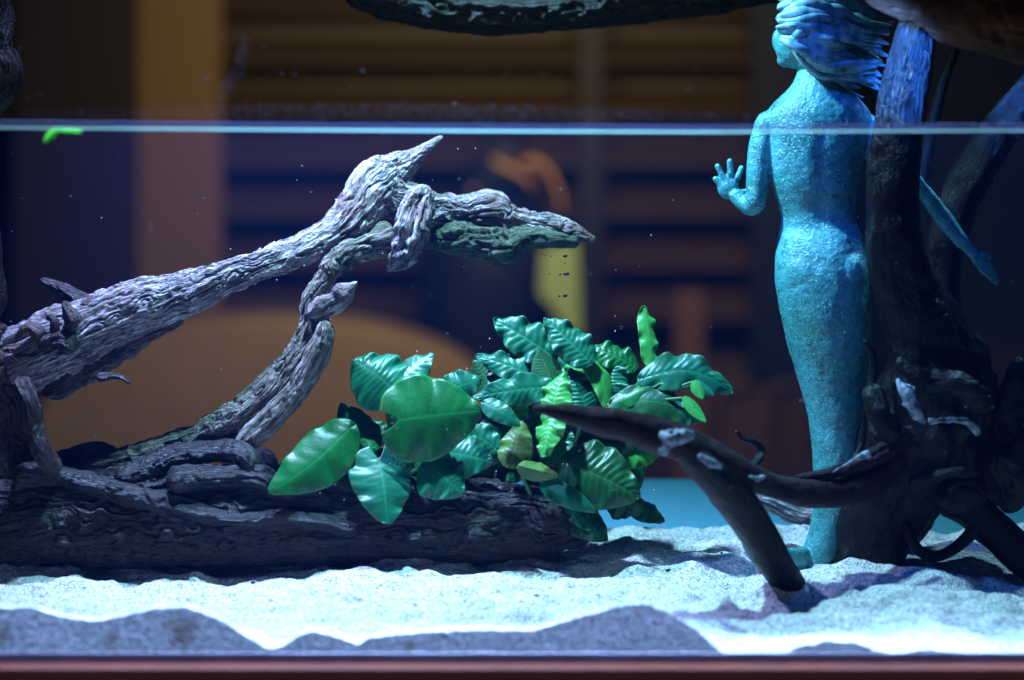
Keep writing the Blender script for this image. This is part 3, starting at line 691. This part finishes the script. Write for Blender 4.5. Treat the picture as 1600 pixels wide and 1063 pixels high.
# ------------------------------------------------------------------ plants: every leaf is built for itself
def leaf(plant, base, tip, hw, mat, Yb, Yt, roll=0.0, bow=0.0, cup=0.12, wave=0.0, corr=0.03, shape='ovate', root=None, side=0.0, fold=0.0):
    """base, tip and half width in photo pixels; roll turns the blade about its midrib, bow bends it out of its plane, side bends it within"""
    dzp = (base[1] - tip[1]) * Yb / FPX           # the blade leans so that its upper face looks up at the lamp
    Yt = Yb + 0.5 * dzp
    a, b = P(*base, Yb), P(*tip, Yt)
    T = (b - a); Ln = T.length; T.normalize()
    W = T.cross(Vector((0, 1, 0))).normalized()
    N = W.cross(T).normalized()           # faces the camera or away from it
    if N.y > 0: N = -N
    cand = [(W * math.cos(q) + N * math.sin(q)).normalized() for q in (roll, -roll)]
    def up(Wc):
        m = Wc.cross(T)
        return m.z if m.y < 0 else -m.z
    W = max(cand, key=up)
    N2 = W.cross(T).normalized()
    if N2.y > 0: N2 = -N2
    h = hw * 1.18 * (Yb + Yt) / 2 / FPX
    nu, nv = 54, 27
    u = np.linspace(0, 1, nu)[:, None]; v = np.linspace(-1, 1, nv)[None, :]
    if shape == 'heart':
        w = np.sin(math.pi * np.clip(u, 0, 1) ** 0.62) ** 0.7; w = np.where(u < 0.02, 0.25, w)
        along = u - 0.22 * np.abs(v) ** 1.6 * (1 - u) ** 2.2
    elif shape == 'lance':
        w = np.sin(math.pi * u ** 0.85) ** 0.8
        along = u + 0 * v
    elif shape == 'strap':
        w = np.clip(u * 5, 0, 1) ** 0.6 * np.clip((1 - u) * 4, 0, 1) ** 0.5
        along = u + 0 * v
    else:
        w = np.sin(math.pi * u ** 0.72) ** 0.75
        along = u - 0.06 * np.abs(v) ** 1.6 * (1 - u) ** 2
    ph = R.uniform(0, 6.28); fr = R.uniform(23, 40)
    edge = np.sin(u * (17 + 3 * math.sin(ph)) + ph + 1.2 * np.sign(v)) + 0.5 * np.sin(u * 33 + ph * 2)
    wid = h * (w + 0.02) * (1 + 0.10 * wave * edge * np.abs(v) ** 3)
    cr = np.abs(np.sin((u - 0.16 * np.abs(v)) * fr))          # the same side veins as in the material
    zz = (-cup * h * np.abs(v) ** 1.6 * w + bow * Ln * (np.sin(math.pi * u) if bow >= 0 else u ** 2) + 0.38 * corr * h * cr * np.minimum(1, 6 * np.abs(v)) * (1 - np.abs(v) ** 4)
          + wave * 0.22 * h * edge * np.abs(v) ** 2 * np.clip(u * 6, 0, 1) - fold * h * np.abs(v))
    V = np.array(a)[None, None] + np.array(T)[None, None] * (along * Ln)[..., None] + np.array(W)[None, None] * ((v + 0 * u) * wid + side * Ln * np.sin(math.pi * u))[..., None] + np.array(N2)[None, None] * zz[..., None]
    idx = np.arange(nu * nv).reshape(nu, nv)
    F = np.stack([idx[:-1, :-1], idx[:-1, 1:], idx[1:, 1:], idx[1:, :-1]], -1).reshape(-1, 4).tolist()
    uv = np.stack([u + 0 * v, v + 0 * u, 0 * u + 0 * v + fr], 2).reshape(-1, 3)
    o = mesh_obj('leaf', V.reshape(-1, 3), F, M[mat], plant, attrs={'leafuv': uv})
    m = o.modifiers.new('thickness', 'SOLIDIFY'); m.thickness = 0.0007
    if root is not None:
        mid = ((base[0] * 0.55 + root[0] * 0.45) , (base[1] * 0.45 + root[1] * 0.55))
        d = [(root[0], root[1], root[2], 3.6), (mid[0], mid[1], (Yb + root[2]) / 2, 3.0), (base[0], base[1], Yb + 0.001, 2.5)]
        tv, tf, tgr = tube_data(d, 1, 10, 0.004)
        st = mesh_obj('stalk', tv, tf, M['stalk'], o)
    return o

anub = thing('broad_leaf_plant', 'broad leaved green water plant on the log beside the arching branch', 'plant', P(610, 760, 2.44), 'water plants growing on the log')
r0 = (612, 752, 2.44)
LF = lambda *a, **k: leaf(anub, *a, **k)
LF((548, 668), (419, 770), 37, 'leaf_green', 2.41, 2.37, roll=0.3, bow=0.05, cup=0.3, wave=0.2, root=r0, side=0.06)
LF((583, 702), (532, 630), 27, 'leaf_green', 2.42, 2.41, roll=-0.5, cup=0.4, wave=0.3, root=r0)
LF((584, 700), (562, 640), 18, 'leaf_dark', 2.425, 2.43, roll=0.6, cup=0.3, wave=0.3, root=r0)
LF((612, 606), (552, 562), 42, 'leaf_teal', 2.43, 2.42, roll=0.45, bow=0.05, cup=0.3, wave=0.35, shape='heart', corr=0.05)
LF((606, 612), (677, 552), 26, 'leaf_teal', 2.435, 2.44, roll=-0.7, bow=0.03, cup=0.25, wave=0.4, corr=0.06, root=r0)
LF((621, 657), (753, 642), 57, 'leaf_green', 2.39, 2.38, roll=-0.25, bow=0.05, cup=0.22, wave=0.25, shape='heart', corr=0.02, root=r0)
LF((592, 716), (606, 820), 41, 'leaf_teal', 2.40, 2.37, roll=0.3, bow=0.07, cup=0.25, wave=0.35, shape='heart', root=r0, corr=0.02)
LF((612, 758), (622, 806), 22, 'leaf_teal', 2.41, 2.39, roll=-0.6, cup=0.2, wave=0.6, root=r0)
LF((664, 726), (724, 772), 34, 'leaf_teal', 2.40, 2.37, roll=0.4, bow=0.1, cup=0.3, wave=0.5, corr=0.06, root=r0)
LF((690, 706), (770, 722), 30, 'leaf_teal', 2.43, 2.42, roll=-0.4, bow=0.08, cup=0.25, wave=0.5, corr=0.08, root=r0)
LF((654, 732), (664, 681), 15, 'leaf_green', 2.41, 2.41, roll=0.6, cup=0.5, wave=0.4, root=r0, shape='strap')
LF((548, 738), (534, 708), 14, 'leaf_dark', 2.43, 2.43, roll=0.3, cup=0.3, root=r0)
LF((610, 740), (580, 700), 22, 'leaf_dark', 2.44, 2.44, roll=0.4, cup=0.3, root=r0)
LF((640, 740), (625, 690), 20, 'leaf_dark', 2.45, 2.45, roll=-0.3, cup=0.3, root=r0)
LF((636, 722), (612, 712), 10, 'leaf_teal', 2.40, 2.39, roll=0.6, cup=0.5, wave=0.6)
LF((480, 770), (470, 728), 13, 'leaf_dark', 2.44, 2.43, roll=0.3, cup=0.3)
LF((505, 775), (494, 742), 12, 'leaf_green', 2.44, 2.43, roll=-0.4, cup=0.3)
LF((470, 760), (448, 738), 10, 'leaf_dark', 2.45, 2.44, roll=-0.4, cup=0.3)
LF((695, 612), (752, 592), 22, 'leaf_teal', 2.46, 2.46, roll=0.3, cup=0.2, wave=0.5)
LF((690, 690), (735, 655), 22, 'leaf_lime', 2.45, 2.44, roll=0.5, cup=0.3, wave=0.5)

crypt = thing('wavy_leaf_plant', 'dense bushy water plant with crinkled teal and lime leaves on the log end', 'plant', P(870, 780, 2.46), 'water plants growing on the log')
r1 = (870, 745, 2.46)
LC = lambda *a, **k: leaf(crypt, *a, **k)
W = dict(wave=0.85, corr=0.11)
LC((862, 556), (771, 499), 27, 'leaf_teal', 2.47, 2.45, roll=0.35, bow=0.05, cup=0.1, **W)
LC((922, 566), (850, 497), 24, 'leaf_teal', 2.44, 2.42, roll=-0.3, bow=0.04, cup=0.15, **W)
LC((854, 596), (742, 556), 20, 'leaf_teal', 2.46, 2.43, roll=0.5, bow=0.06, cup=0.15, **W)
LC((862, 604), (738, 622), 21, 'leaf_teal', 2.43, 2.40, roll=-0.4, bow=0.08, cup=0.15, **W)
LC((756, 630), (813, 666), 14, 'leaf_teal', 2.40, 2.37, roll=0.4, bow=0.1, cup=0.2, wave=0.3)
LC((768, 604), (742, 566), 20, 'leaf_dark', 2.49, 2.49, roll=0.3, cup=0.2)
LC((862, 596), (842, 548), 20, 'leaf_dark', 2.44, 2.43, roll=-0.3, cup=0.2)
LC((860, 655), (880, 580), 22, 'leaf_lime', 2.40, 2.38, roll=0.4, bow=0.06, cup=0.3, **W)
LC((868, 640), (848, 716), 19, 'leaf_lime', 2.40, 2.37, roll=-0.5, bow=0.05, cup=0.35, **W)
LC((916, 640), (892, 576), 24, 'leaf_teal', 2.43, 2.42, roll=0.3, bow=0.05, cup=0.2, wave=0.5, corr=0.14, root=r1)
LC((992, 574), (916, 542), 20, 'leaf_green', 2.47, 2.45, roll=-0.6, bow=0.08, cup=0.2, **W)
LC((946, 616), (962, 560), 25, 'leaf_teal', 2.45, 2.45, roll=0.3, cup=0.15, **W)
LC((948, 636), (872, 546), 17, 'leaf_lime', 2.43, 2.43, roll=0.8, bow=0.12, cup=0.3, wave=0.4, side=-0.18)
LC((940, 640), (898, 574), 22, 'leaf_dark', 2.46, 2.46, roll=0.4, cup=0.2)
LC((1004, 592), (1147, 614), 26, 'leaf_teal', 2.44, 2.41, roll=-0.45, bow=0.10, cup=0.2, side=0.13, **W, root=(955, 634, 2.45))
LC((1036, 598), (1100, 590), 12, 'leaf_lime', 2.43, 2.42, roll=0.5, cup=0.3, wave=0.5, root=(960, 630, 2.45))
LC((958, 632), (1097, 658), 25, 'leaf_dark', 2.43, 2.40, roll=-0.5, bow=0.10, cup=0.2, side=0.08, wave=0.4)
LC((1040, 640), (1100, 652), 18, 'leaf_teal', 2.42, 2.40, roll=0.3, bow=0.06, cup=0.25, wave=0.5)
LC((952, 634), (1036, 592), 13, 'leaf_green', 2.43, 2.42, roll=0.7, bow=0.1, cup=0.3, wave=0.4, side=-0.08)
LC((1070, 622), (1103, 660), 9, 'leaf_lime', 2.41, 2.40, roll=0.5, cup=0.3, root=(960, 630, 2.45))
LC((1086, 596), (1098, 624), 9, 'leaf_lime', 2.42, 2.41, roll=0.3, cup=0.3, root=(960, 630, 2.45))
LC((1086, 600), (1116, 618), 7, 'leaf_teal', 2.42, 2.41, roll=0.3, cup=0.3, root=(960, 630, 2.45))
LC((1018, 578), (1006, 478), 12, 'leaf_lime', 2.46, 2.46, roll=0.4, bow=0.03, cup=0.3, wave=1.0, shape='strap', root=(960, 630, 2.45))
LC((882, 722), (1000, 778), 45, 'leaf_dark', 2.42, 2.38, roll=-0.35, bow=0.10, cup=0.25, wave=0.35, corr=0.10, root=r1)
LC((905, 770), (1001, 776), 16, 'leaf_green', 2.43, 2.39, roll=0.5, bow=0.08, cup=0.25, wave=0.4)
LC((848, 757), (932, 800), 15, 'leaf_teal', 2.40, 2.37, roll=0.3, bow=0.08, cup=0.2, wave=0.3)
LC((812, 728), (872, 742), 13, 'leaf_olive', 2.40, 2.38, roll=-0.5, cup=0.3, wave=0.3, fold=0.4, root=(830, 775, 2.42))
LC((798, 728), (816, 658), 23, 'leaf_olive', 2.42, 2.41, roll=0.3, cup=0.25, wave=0.3, root=r1)
LC((905, 695), (994, 696), 20, 'leaf_dark', 2.45, 2.43, roll=0.3, cup=0.25, wave=0.5)
LC((885, 792), (949, 846), 24, 'leaf_dark', 2.43, 2.38, roll=0.4, bow=0.08, cup=0.2, wave=0.5)
LC((885, 790), (930, 830), 12, 'leaf_teal', 2.42, 2.39, roll=-0.4, cup=0.2, wave=0.5)
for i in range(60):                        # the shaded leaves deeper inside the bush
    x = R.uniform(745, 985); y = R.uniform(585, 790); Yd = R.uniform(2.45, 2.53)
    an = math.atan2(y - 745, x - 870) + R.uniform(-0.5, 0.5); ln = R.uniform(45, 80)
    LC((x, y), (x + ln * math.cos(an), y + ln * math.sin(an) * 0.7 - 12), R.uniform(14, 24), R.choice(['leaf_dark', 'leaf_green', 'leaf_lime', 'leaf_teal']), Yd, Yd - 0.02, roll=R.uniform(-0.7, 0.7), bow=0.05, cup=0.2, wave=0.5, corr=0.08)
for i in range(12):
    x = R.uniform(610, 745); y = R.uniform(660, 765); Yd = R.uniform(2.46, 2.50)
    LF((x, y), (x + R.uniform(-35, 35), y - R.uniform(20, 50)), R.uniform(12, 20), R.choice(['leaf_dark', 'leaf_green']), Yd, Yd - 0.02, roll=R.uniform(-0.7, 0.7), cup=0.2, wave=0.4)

ts = NT('bright green scrap')
e1 = ts.n('ShaderNodeBsdfDiffuse'); e1.inputs[0].default_value = (0.3, 0.9, 0.2, 1)
e2 = ts.n('ShaderNodeBsdfTranslucent'); e2.inputs[0].default_value = (0.3, 0.9, 0.2, 1)
em = ts.n('ShaderNodeMixShader'); em.inputs[0].default_value = 0.6
ts.t.links.new(e1.outputs[0], em.inputs[1]); ts.t.links.new(e2.outputs[0], em.inputs[2])
scrap_m = ts.done(em.outputs[0])
scrap = thing('plant_scrap', 'small bright green plant scrap hanging from the water line', 'plant', P(95, 205, 2.03))
v, f, g = merge(tube_data([(128, 206, 2.03, 2), (100, 204, 2.03, 3), (86, 204, 2.03, 3), (76, 212, 2.03, 3.5), (70, 224, 2.03, 3)], 0.6, 12, 0.001), tube_data([(88, 205, 2.03, 2), (84, 214, 2.03, 2), (74, 218, 2.03, 2)], 0.6, 12, 0.001))
mesh_obj('blade', v, f, scrap_m, scrap)

# ------------------------------------------------------------------ rock and driftwood above the water
hang = limb('hanging_driftwood', [(520, -75, 2.70, 60), (600, -45, 2.70, 70), (690, -30, 2.70, 76), (790, -26, 2.70, 78), (900, -34, 2.70, 78), (1000, -44, 2.70, 78), (1100, -58, 2.70, 78), (1200, -72, 2.70, 76), (1320, -80, 2.70, 70)], 'wood_dark', None, wood_disp(0.2, 0.04, 5, 40, 80, 0.15), 0.8, seg=160)
tag(hang, 'dark driftwood slab hanging over the water with a pale wet underside', 'driftwood')
rock_m = mat_plain('brown rock', (0.10, 0.022, 0.004), 0.7, 0.3, 14, 0.8, 0.6)  # warm glow on the dark rock put into its orange base colour
rk = limb('overhanging_rock', [(1330, -60, 2.28, 50), (1400, -45, 2.28, 66), (1480, -30, 2.28, 84), (1560, -5, 2.28, 88), (1640, 20, 2.28, 84), (1720, 40, 2.28, 70)], rock_m, None, wood_disp(0.25, 0.03, 8, 30, 83, 0.3), 0.5, seg=120)
tag(rk, 'dark brown rock with an orange glow put into its colour overhanging the trunks above the water', 'rock')

# ------------------------------------------------------------------ the room behind the tank, far out of focus
K = 2.4
def qbox(name, x0, x1, y0, y1, Y, depth, mat, parent=None, bev=0.004):
    Y *= K; depth *= K
    a = P(x0, y1, Y); b = P(x1, y0, Y)
    return box_obj(name, (a.x, b.x, Y, Y + depth, a.z, b.z), mat, parent, bev)
wall_m = mat_plain('dark plaster wall', (0.022, 0.032, 0.075), 0.9, 0.1, 3, 0.2)
panel_m = mat_panel('brown wood panel', (0.26, 0.14, 0.065), (0.33, 0.18, 0.085))
dark_m = mat_panel('near black wood', (0.03, 0.022, 0.03), (0.045, 0.033, 0.04))
slat_m = mat_panel('brown louvre slats', (0.09, 0.05, 0.036), (0.115, 0.062, 0.043), (2, 30, 30))
o = qbox('room_wall', -400, 2000, -300, 1050, 5.35, 0.05, wall_m); struct(o, label='dark wall of the room behind the tank')
ledge_m = mat_plain('pale ledge tinted by tank light', (0.045, 0.17, 0.20), 0.8, 0.2, 60, 0.12)  # blue spill of the tank lamps put into the pale ledge's colour
o = box_obj('stand_top', (-0.95, 1.1, 2.69, 3.10, -0.66, -0.566), ledge_m, None, 0.004)
tag(o, 'pale ledge top with the blue tank light in its colour, running behind the tank', 'ledge')
pn_ = qbox('wood_board', 212, 345, -120, 760, 5.0, 0.04, panel_m)
tag(pn_, 'tall brown wooden wall panel beside the louvred shutter', 'panel')
pn_ = qbox('wood_board', -300, 22, -120, 190, 5.1, 0.04, panel_m)
tag(pn_, 'brown wooden panel behind the upright stump trunk', 'panel')
pl = qbox('door_post', 22, 212, -120, 760, 4.95, 0.1, dark_m)
tag(pl, 'wide near black door post left of the brown panel', 'post')
sh = thing('louvred_shutter', 'brown louvred shutter with wide horizontal slats behind the driftwood', 'shutter', P(600, 760, 5.0 * K))
qbox('back_board', 345, 1190, -120, 760, 5.2, 0.02, mat_panel('dim back board', (0.10, 0.062, 0.052), (0.125, 0.076, 0.06)), sh)
y = -100
while y < 520:
    a = P(348, y + 40, 5.0 * K); b = P(1185, y + 6, 5.0 * K)
    V = [(a.x, 12.0, a.z), (b.x, 12.0, a.z), (b.x, 12.0, a.z + 0.03), (a.x, 12.0, a.z + 0.03), (a.x, 12.24, b.z), (b.x, 12.24, b.z), (b.x, 12.24, b.z + 0.03), (a.x, 12.24, b.z + 0.03)]
    mesh_obj('slat', V, [(0, 1, 2, 3), (4, 7, 6, 5), (0, 4, 5, 1), (3, 2, 6, 7), (0, 3, 7, 4), (1, 5, 6, 2)], slat_m, sh, smooth=False)
    y += 80
qbox('stile', 905, 942, -120, 760, 4.97, 0.05, dark_m, sh)
blue_m = mat_panel('dark wood with blue veil', (0.012, 0.018, 0.05), (0.02, 0.028, 0.07))  # blue water veil put into the dark post's colour
pl = qbox('door_post', 1176, 1300, -120, 760, 4.94, 0.1, blue_m)
tag(pl, 'near black door post behind the statue', 'post')
pl = qbox('wooden_post', 1056, 1100, 455, 760, 4.6, 0.06, mat_panel('brown post', (0.16, 0.07, 0.05), (0.2, 0.1, 0.06)))
tag(pl, 'short brown wooden post below the louvres', 'post')
pl = qbox('low_cabinet', 1480, 1800, 545, 760, 4.5, 0.2, dark_m); tag(pl, 'dark low cabinet behind the root wood', 'cabinet')
# the large rounded brown sofa back
def plate(name, outline, Y, depth, mat, parent=None):
    Y *= K; depth *= K
    pts = [P(x, y, Y) for x, y in outline]
    n = len(pts)
    V = [tuple(p) for p in pts] + [(p.x * 1.0, p.y + depth, p.z) for p in pts]
    F = [list(range(n))[::-1], list(range(n, 2 * n))] + [[i, (i + 1) % n, n + (i + 1) % n, n + i] for i in range(n)]
    o = mesh_obj(name, V, F, mat, parent, smooth=False)
    m = o.modifiers.new('bevel', 'BEVEL'); m.width = min(0.03, depth * 0.3); m.segments = 4
    return o
sofa_m = mat_plain('brown leather', (0.40, 0.25, 0.09), 0.8, 0.3, 6, 0.12)
sofa = thing('sofa', 'brown rounded sofa back seen through the driftwood arch', 'sofa', P(330, 760, 4.3 * K))
arc = [(420 + 370 * math.cos(a), 700 - 200 * math.sin(a) ** 0.8) for a in np.linspace(0.02, math.pi - 0.02, 40)]
plate('backrest', [(790, 790)] + arc + [(50, 790)], 4.3, 0.25, sofa_m, sofa)
# a dark urn with curved brass handles
urn = thing('urn', 'dark urn with glinting curved brass handles above the plants', 'urn', P(790, 760, 4.7 * K))
urn_m = mat_plain('dark blue glaze', (0.014, 0.02, 0.045), 0.5, 0.3)
def lathe(name, prof, cx, Y, mat, parent):
    Y *= K
    n = 48; V = []; s = Y / FPX
    for r, y in prof:
        c = P(cx, y, Y)
        for j in range(n):
            a = 2 * math.pi * j / n
            V.append((c.x + r * s * math.cos(a), c.y + r * s * math.sin(a), c.z))
    idx = np.arange(len(prof) * n).reshape(len(prof), n)
    F = np.stack([idx[:-1], np.roll(idx, -1, 1)[:-1], np.roll(idx, -1, 1)[1:], idx[1:]], -1).reshape(-1, 4).tolist()
    F.append(list(idx[0])); F.append(list(idx[-1][::-1]))
    return mesh_obj(name, V, F, mat, parent)
lathe('body', [(30, 250), (34, 270), (50, 290), (85, 320), (104, 360), (112, 420), (108, 480), (92, 540), (70, 600), (60, 700), (80, 760)], 765, 4.7, urn_m, urn)
lathe('neck', [(44, 205), (36, 215), (30, 235), (30, 255)], 788, 4.69, mat_plain('olive rim', (0.06, 0.05, 0.035), 0.5), urn)
brass = mat_plain('warm brass', (0.75, 0.34, 0.08), 0.35, 0.5, 20, 0.15)
for pts in ([(768, 248, 3), (780, 256, 8), (800, 265, 9), (822, 278, 7), (835, 295, 4)], [(815, 258, 7), (832, 252, 11), (850, 260, 9), (864, 280, 7), (874, 305, 5), (878, 330, 3)], [(735, 300, 6), (740, 296, 7), (744, 300, 4)]):
    v, f, g = tube_data([(x, y, 4.5 * K, r * 0.62) for x, y, r in pts], 1.0, 20, 0.006)
    mesh_obj('handle', v, f, brass, urn)
# lit wall beyond, seen between urn and stile; a plate carries its light as colour
o = plate('lit_wall_gap', [(846, 392), (902, 376), (906, 440), (908, 525), (886, 520), (858, 475), (842, 462)], 4.45, 0.02, mat_plain('pale yellow green lit wall', (0.52, 0.62, 0.24), 0.8, 0.1, 5, 0.1))
tag(o, 'pale yellow green lit wall in the gap beside the dark urn, light put into its colour', 'patch')
# hooped chair backs
ch_m = mat_panel('brown bent wood', (0.10, 0.055, 0.03), (0.15, 0.08, 0.045))
for i, (x0, x1, lab) in enumerate(((1120, 1200, 'blurred brown hooped chair back nearer the plants'), (1190, 1282, 'blurred brown hooped chair back nearer the statue'))):
    c = thing('hooped_chair', lab, 'chair', P((x0 + x1) / 2, 750, 4.3 * K), 'hooped chairs in the room behind')
    cx = (x0 + x1) / 2; hw = (x1 - x0) / 2
    pts = [(cx - hw, 770, 4.3 * K, 4)] + [(cx + hw * math.cos(a), 640 - 40 * math.sin(a), 4.3 * K, 5) for a in np.linspace(math.pi, 0, 9)] + [(cx + hw, 770, 4.3 * K, 4)]
    v, f, g = tube_data(pts, 1, 12, 0.01); mesh_obj('hoop', v, f, ch_m, c)
    for k in range(3):
        xx = cx + (k - 1) * hw * 0.5
        v, f, g = tube_data([(xx, 770, 4.32 * K, 8), (xx, 690, 4.32 * K, 9), (xx, 612, 4.32 * K, 8)], 0.4, 12, 0.01); mesh_obj('splat', v, f, ch_m, c)

# ------------------------------------------------------------------ small things: bits on the sand, drops and dirt on the glass, drifting motes
bit_m = mat_plain('black debris', (0.01, 0.01, 0.012), 0.7)
bits = [(290, 905, 2.33, 7, 3), (396, 912, 2.32, 4, 3), (396, 897, 2.33, 2, 2), (838, 932, 2.28, 5, 2), (1045, 892, 2.36, 5, 2), (480, 880, 2.40, 4, 4), (915, 877, 2.42, 2, 2), (1128, 865, 2.47, 2, 2)]
for k in range(16):
    bits.append((R.uniform(60, 1300), R.uniform(890, 960), 2.3, R.uniform(1.2, 3), R.uniform(0.9, 1.8)))
for x, y, Yg, a, b in bits:
    # rest it on the sand under this line of sight
    Ys = np.linspace(2.02, 2.64, 300); zr = (HY - y) * Ys / FPX; Xs = (x - HX) * Ys / FPX
    k = np.argmax(zr <= sand_z(Xs, Ys)); Yg = Ys[k]
    pts = [(x - a, y + b * 0.3, Yg, b * 0.5), (x - a * 0.2, y - b * 0.4, Yg, b), (x + a * 0.5, y, Yg, b * 0.8), (x + a, y - b * 0.1, Yg, b * 0.3)]
    v, f, g = tube_data(pts, 1.0, 12, 0.0007, wood_disp(0.4, 0.3, 60, 200, int(x), 0.5))
    o = mesh_obj('wood_chip', v, f, bit_m)
    tag(o, 'tiny dark chip of wood lying on the pale sand', 'chip', 'dark wood chips on the sand')
def blob(name, x, y, Y, r, mat, sx=1, sz=1, flat=0.5):
    V = []; c = P(x, y, Y); s = r * Y / FPX; n = 10
    for i in range(n + 1):
        a = math.pi * i / n
        for j in range(14):
            b = 2 * math.pi * j / 14
            V.append((c.x + sx * s * math.sin(a) * math.cos(b), c.y + flat * s * math.sin(a) * math.sin(b), c.z + sz * s * math.cos(a)))
    idx = np.arange((n + 1) * 14).reshape(n + 1, 14)
    F = np.stack([idx[:-1], np.roll(idx, -1, 1)[:-1], np.roll(idx, -1, 1)[1:], idx[1:]], -1).reshape(-1, 4).tolist()
    return mesh_obj(name, V, F, mat)
for x, y, r, sx in ((883, 400, 3, 1.3), (882, 412, 1.6, 0.8), (885, 428, 3.4, 1.5), (875, 429, 2, 1), (883, 462, 3.4, 1.1), (874, 463, 2, 0.8), (861, 401, 1.6, 0.8), (852, 399, 1.2, 1), (859, 428, 1.2, 1.2), (849, 469, 1.5, 0.7)):
    o = blob('speck', x, y, 2.42, r, bit_m, sx, 0.85)
    tag(o, 'tiny black speck in front of the pale lit gap', 'speck', 'black specks beside the driftwood tip')
drop_m = mat_plain('milky water drop', (0.14, 0.15, 0.2), 0.1, 0.8)
drops = [(566, 112, 4.5), (710, 165, 4.5), (916, 52, 2.6), (916, 60, 2.6), (770, 166, 3.4), (825, 166, 3), (324, 124, 3.2), (440, 115, 2.4), (460, 118, 3.2), (412, 75, 2.6), (232, 183, 2.6), (340, 186, 2), (352, 186, 2), (1090, 108, 2.4), (745, 188, 2.6), (810, 190, 2.4),
         (155, 193, 3), (1538, 198, 4), (595, 212, 2.6), (1128, 214, 3), (672, 174, 2), (790, 120, 2), (848, 115, 2), (1120, 32, 2.4), (30, 78, 2.2)]
for k in range(34):
    drops.append((R.uniform(20, 1200), R.choice([R.uniform(60, 185), R.uniform(140, 190)]), R.uniform(0.9, 2.2)))
for x, y, r in drops:
    o = blob('water_drop', x, y, 2.0075, r * 0.7, drop_m, 1, 1, 0.4)
    tag(o, 'tiny clear drop clinging to the inside of the front glass', 'drop', 'drops on the front glass')
v, f, g = tube_data([(158, 194, 2.0105, 1.5), (150, 193.5, 2.0105, 3.2), (168, 194, 2.0105, 3.2), (175, 194.5, 2.0105, 1)], 0.3, 12, 0.001)
# dried streaks on the glass above the water: a thin chalky film with gaps
tc = NT('chalky film on glass')
w = tc.coord()
k = tc.ramp(tc.noise(tc.mapping(w, (1, 1, 1)), 420, 4, 0.7), [(0.48, (0, 0, 0)), (0.62, (1, 1, 1))])
dd = tc.n('ShaderNodeBsdfDiffuse'); dd.inputs[0].default_value = (0.35, 0.35, 0.75, 1)
dtl = tc.n('ShaderNodeBsdfTranslucent'); dtl.inputs[0].default_value = (0.35, 0.35, 0.75, 1)
ad = tc.n('ShaderNodeMixShader'); ad.inputs[0].default_value = 0.5
tc.t.links.new(dd.outputs[0], ad.inputs[1]); tc.t.links.new(dtl.outputs[0], ad.inputs[2])
tp = tc.n('ShaderNodeBsdfTransparent')
mx = tc.n('ShaderNodeMixShader')
tc.t.links.new(tc.math('MULTIPLY', k, 0.04), mx.inputs[0]); tc.t.links.new(tp.outputs[0], mx.inputs[1]); tc.t.links.new(ad.outputs[0], mx.inputs[2])
chalk = tc.done(mx.outputs[0])
def film_patch(name, quad, label):
    pts = [P(x, y, 2.0078) for x, y in quad]
    n = len(pts)
    V = [tuple(p) for p in pts] + [(p.x, p.y + 0.0004, p.z) for p in pts]
    F = [list(range(n)), list(range(n, 2 * n))[::-1]] + [[i, n + i, n + (i + 1) % n, (i + 1) % n] for i in range(n)]
    o = mesh_obj(name, V, F, chalk, None, smooth=False)
    tag(o, label, 'smear', 'chalky smears on the front glass'); return o
film_patch('glass_smear', [(331, 168), (345, 168), (372, 125), (382, 118), (393, 58), (376, 56), (366, 105), (350, 122)], 'slanting streak of dried chalk on the front glass')
film_patch('glass_smear', [(20, 190), (1230, 197), (1200, 178), (900, 168), (600, 160), (300, 166), (40, 170)], 'faint horizontal band of dried film just above the water line')
mote_m = mat_plain('drifting mote', (0.6, 0.65, 0.7), 0.8)
V, F = [], []
for i in range(150):
    Y = R.uniform(2.06, 2.6); x = R.uniform(10, 1590); y = R.uniform(225, 790); r = R.choice([0.5, 0.6, 0.7, 0.9]) * (1.4 if R.random() < 0.06 else 1) * Y / FPX
    c = P(x, y, Y); k = len(V)
    V += [(c.x + r, c.y, c.z), (c.x - r, c.y, c.z), (c.x, c.y + r, c.z), (c.x, c.y - r, c.z), (c.x, c.y, c.z + r), (c.x, c.y, c.z - r)]
    F += [[k + q for q in t] for t in ((0, 2, 4), (2, 1, 4), (1, 3, 4), (3, 0, 4), (2, 0, 5), (1, 2, 5), (3, 1, 5), (0, 3, 5))]
o = mesh_obj('floating_dust', V, F, mote_m, smooth=False); struct(o, 'stuff', 'fine pale dust drifting in the water')
